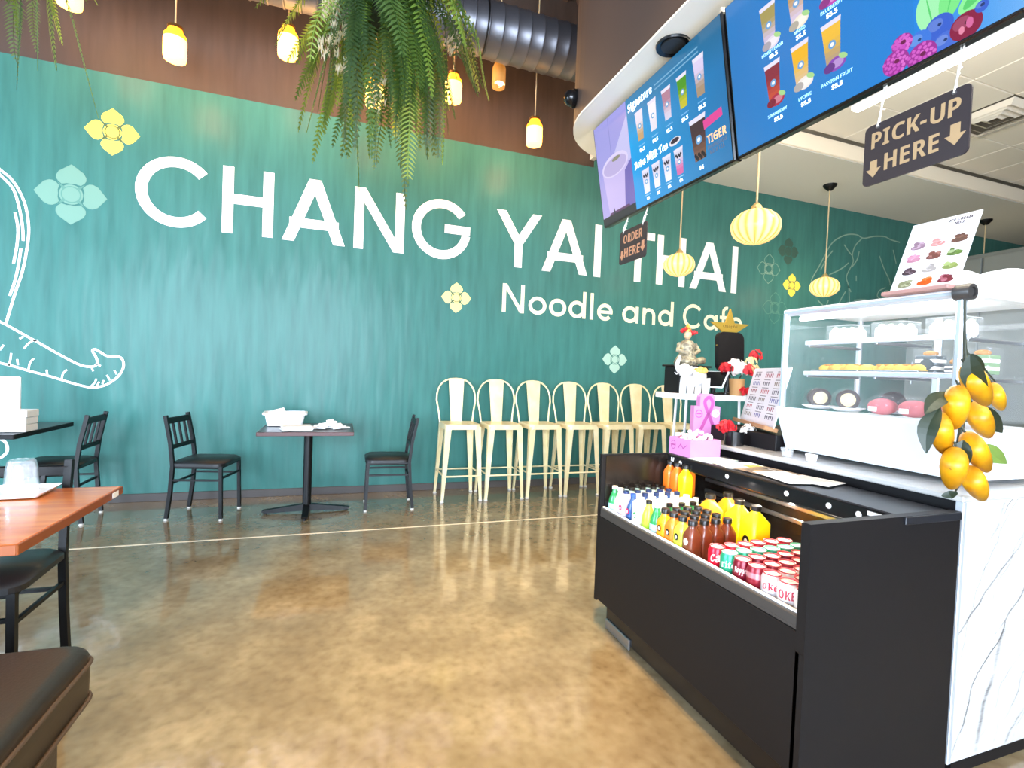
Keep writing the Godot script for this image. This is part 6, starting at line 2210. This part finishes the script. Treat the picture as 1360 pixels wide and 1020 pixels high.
func ferns() -> void:
	rng.seed = 21
	var kinds := []
	for k in 6: kinds.append(frond([0.75, 0.95, 0.6, 1.1, 0.8, 0.5][k], [0.3, 0.24, 0.38, 0.16, 0.2, 0.42][k], [0.075, 0.07, 0.085, 0.055, 0.09, 0.08][k], [34, 40, 28, 46, 34, 24][k], [0.05, 0.0, 0.1, -0.03, 0.04, 0.12][k]).mesh())
	var spots := [[Vector3(0.215, 3.70, -3.4), 110, "large fern basket with trailing fronds hung before the round duct", 1.0], [Vector3(-1.85, 3.62, -3.4), 46, "smaller hanging fern at the top left corner of the view", 0.75]]
	for s in spots:
		var t := thing("hanging_fern", s[2], "plant", s[0])
		var g := G.new()
		g.lathe([[0.0, -0.16], [0.1, -0.15], [0.17, -0.06], [0.19, 0.05], [0.17, 0.05], [0.0, 0.03]], 22)
		part("basket", g, M.stem, t)
		g = G.new()
		for k in 3:
			var a := TAU * k / 3
			g.rod(Vector3(cos(a) * 0.18, 0.05, sin(a) * 0.18), Vector3(0, 0.6, 0), 0.004, 6)
		g.rod(Vector3(0, 0.6, 0), Vector3(0, 1.85, 0), 0.005, 6)
		part("hanger", g, M.black_cord, t)
		for k in s[1]:
			var yaw := rng.randf() * TAU
			var r := rng.randf_range(0.0, 0.14)
			var f := put("frond", kinds[rng.randi() % 6], M.leaf[[0, 0, 0, 1, 1, 2][rng.randi() % 6]], t)
			f.rotation = Vector3(rng.randf_range(-0.15, 0.15), yaw, rng.randf_range(-0.1, 0.3))
			f.position = Vector3(cos(yaw) * r, rng.randf_range(-0.1, 0.12), -sin(yaw) * r)
			f.scale = Vector3.ONE * rng.randf_range(0.75, 1.15) * s[3]
		if s[3] == 1.0:
			# the long trailing fronds whose tips show against the wall: [tip px, py, start dx, width, colour]
			for q in [[541, 238, 0.10, 0.10, 2], [497, 226, 0.0, 0.035, 1], [457, 192, -0.12, 0.05, 0], [582, 210, 0.2, 0.06, 0], [470, 150, -0.1, 0.05, 0], [566, 195, 0.15, 0.09, 0], [525, 190, 0.05, 0.08, 1], [412, 82, -0.14, 0.06, 2], [606, 78, 0.2, 0.08, 0], [438, 60, -0.1, 0.07, 1]]:
				var tip := pz(q[0], q[1], -3.3) - t.position
				var st := Vector3(q[2], -0.05, 0.1)
				var h := st.y - tip.y
				g = G.new()
				var n := int(clampf(h * 42, 18, 52))
				var pts := []
				for i in n + 1:
					var u := float(i) / n
					pts.append(st.lerp(tip, u) + Vector3((tip.x - st.x) * 0.25 * sin(PI * u), 0.05 * sin(PI * u), 0.08 * sin(PI * u)))
				g.tube(pts, 0.003, 3)
				for i in range(2, n):
					var u := float(i) / n
					var tn: Vector3 = (pts[i + 1] - pts[i - 1]).normalized()
					var ln: float = q[3] * (0.35 + 0.65 * pow(sin(PI * (0.1 + 0.88 * u)), 0.8)) * rng.randf_range(0.85, 1.1)
					for sd in [-1.0, 1.0]:
						var out := (Vector3(sd, -0.1, 0.1) + tn * 0.55).normalized()
						var hw := 0.0065
						var a: Vector3 = pts[i]
						var m := a + out * ln * 0.5
						g.tri(a - tn * hw * 0.6, a + tn * hw * 0.6, m + tn * hw)
						g.tri(a - tn * hw * 0.6, m + tn * hw, m - tn * hw)
						g.tri(m - tn * hw, m + tn * hw, a + out * ln - Vector3(0, ln * 0.15, 0))
				part("frond", g, M.leaf[q[4]], t)
			for q in [[438, 8, 16], [447, 45, 14], [437, 62, 9], [458, 85, 8], [500, 118, 7], [498, 135, 7], [600, 58, 8]]:
				g = G.new()
				for k in q[2]:
					var c := pz(q[0] + rng.randf_range(-12, 12), q[1] + rng.randf_range(-12, 12), -3.25) - t.position
					for j in 4:
						var d := Vector3(cos(j * PI / 2 + k), sin(j * PI / 2 + k), 0.3) * 0.014
						var e := Vector3(-d.y, d.x, 0.1) * 0.45
						g.tri(c, c + d - e, c + d + e)
				part("blossom", g, M.blossom, t)
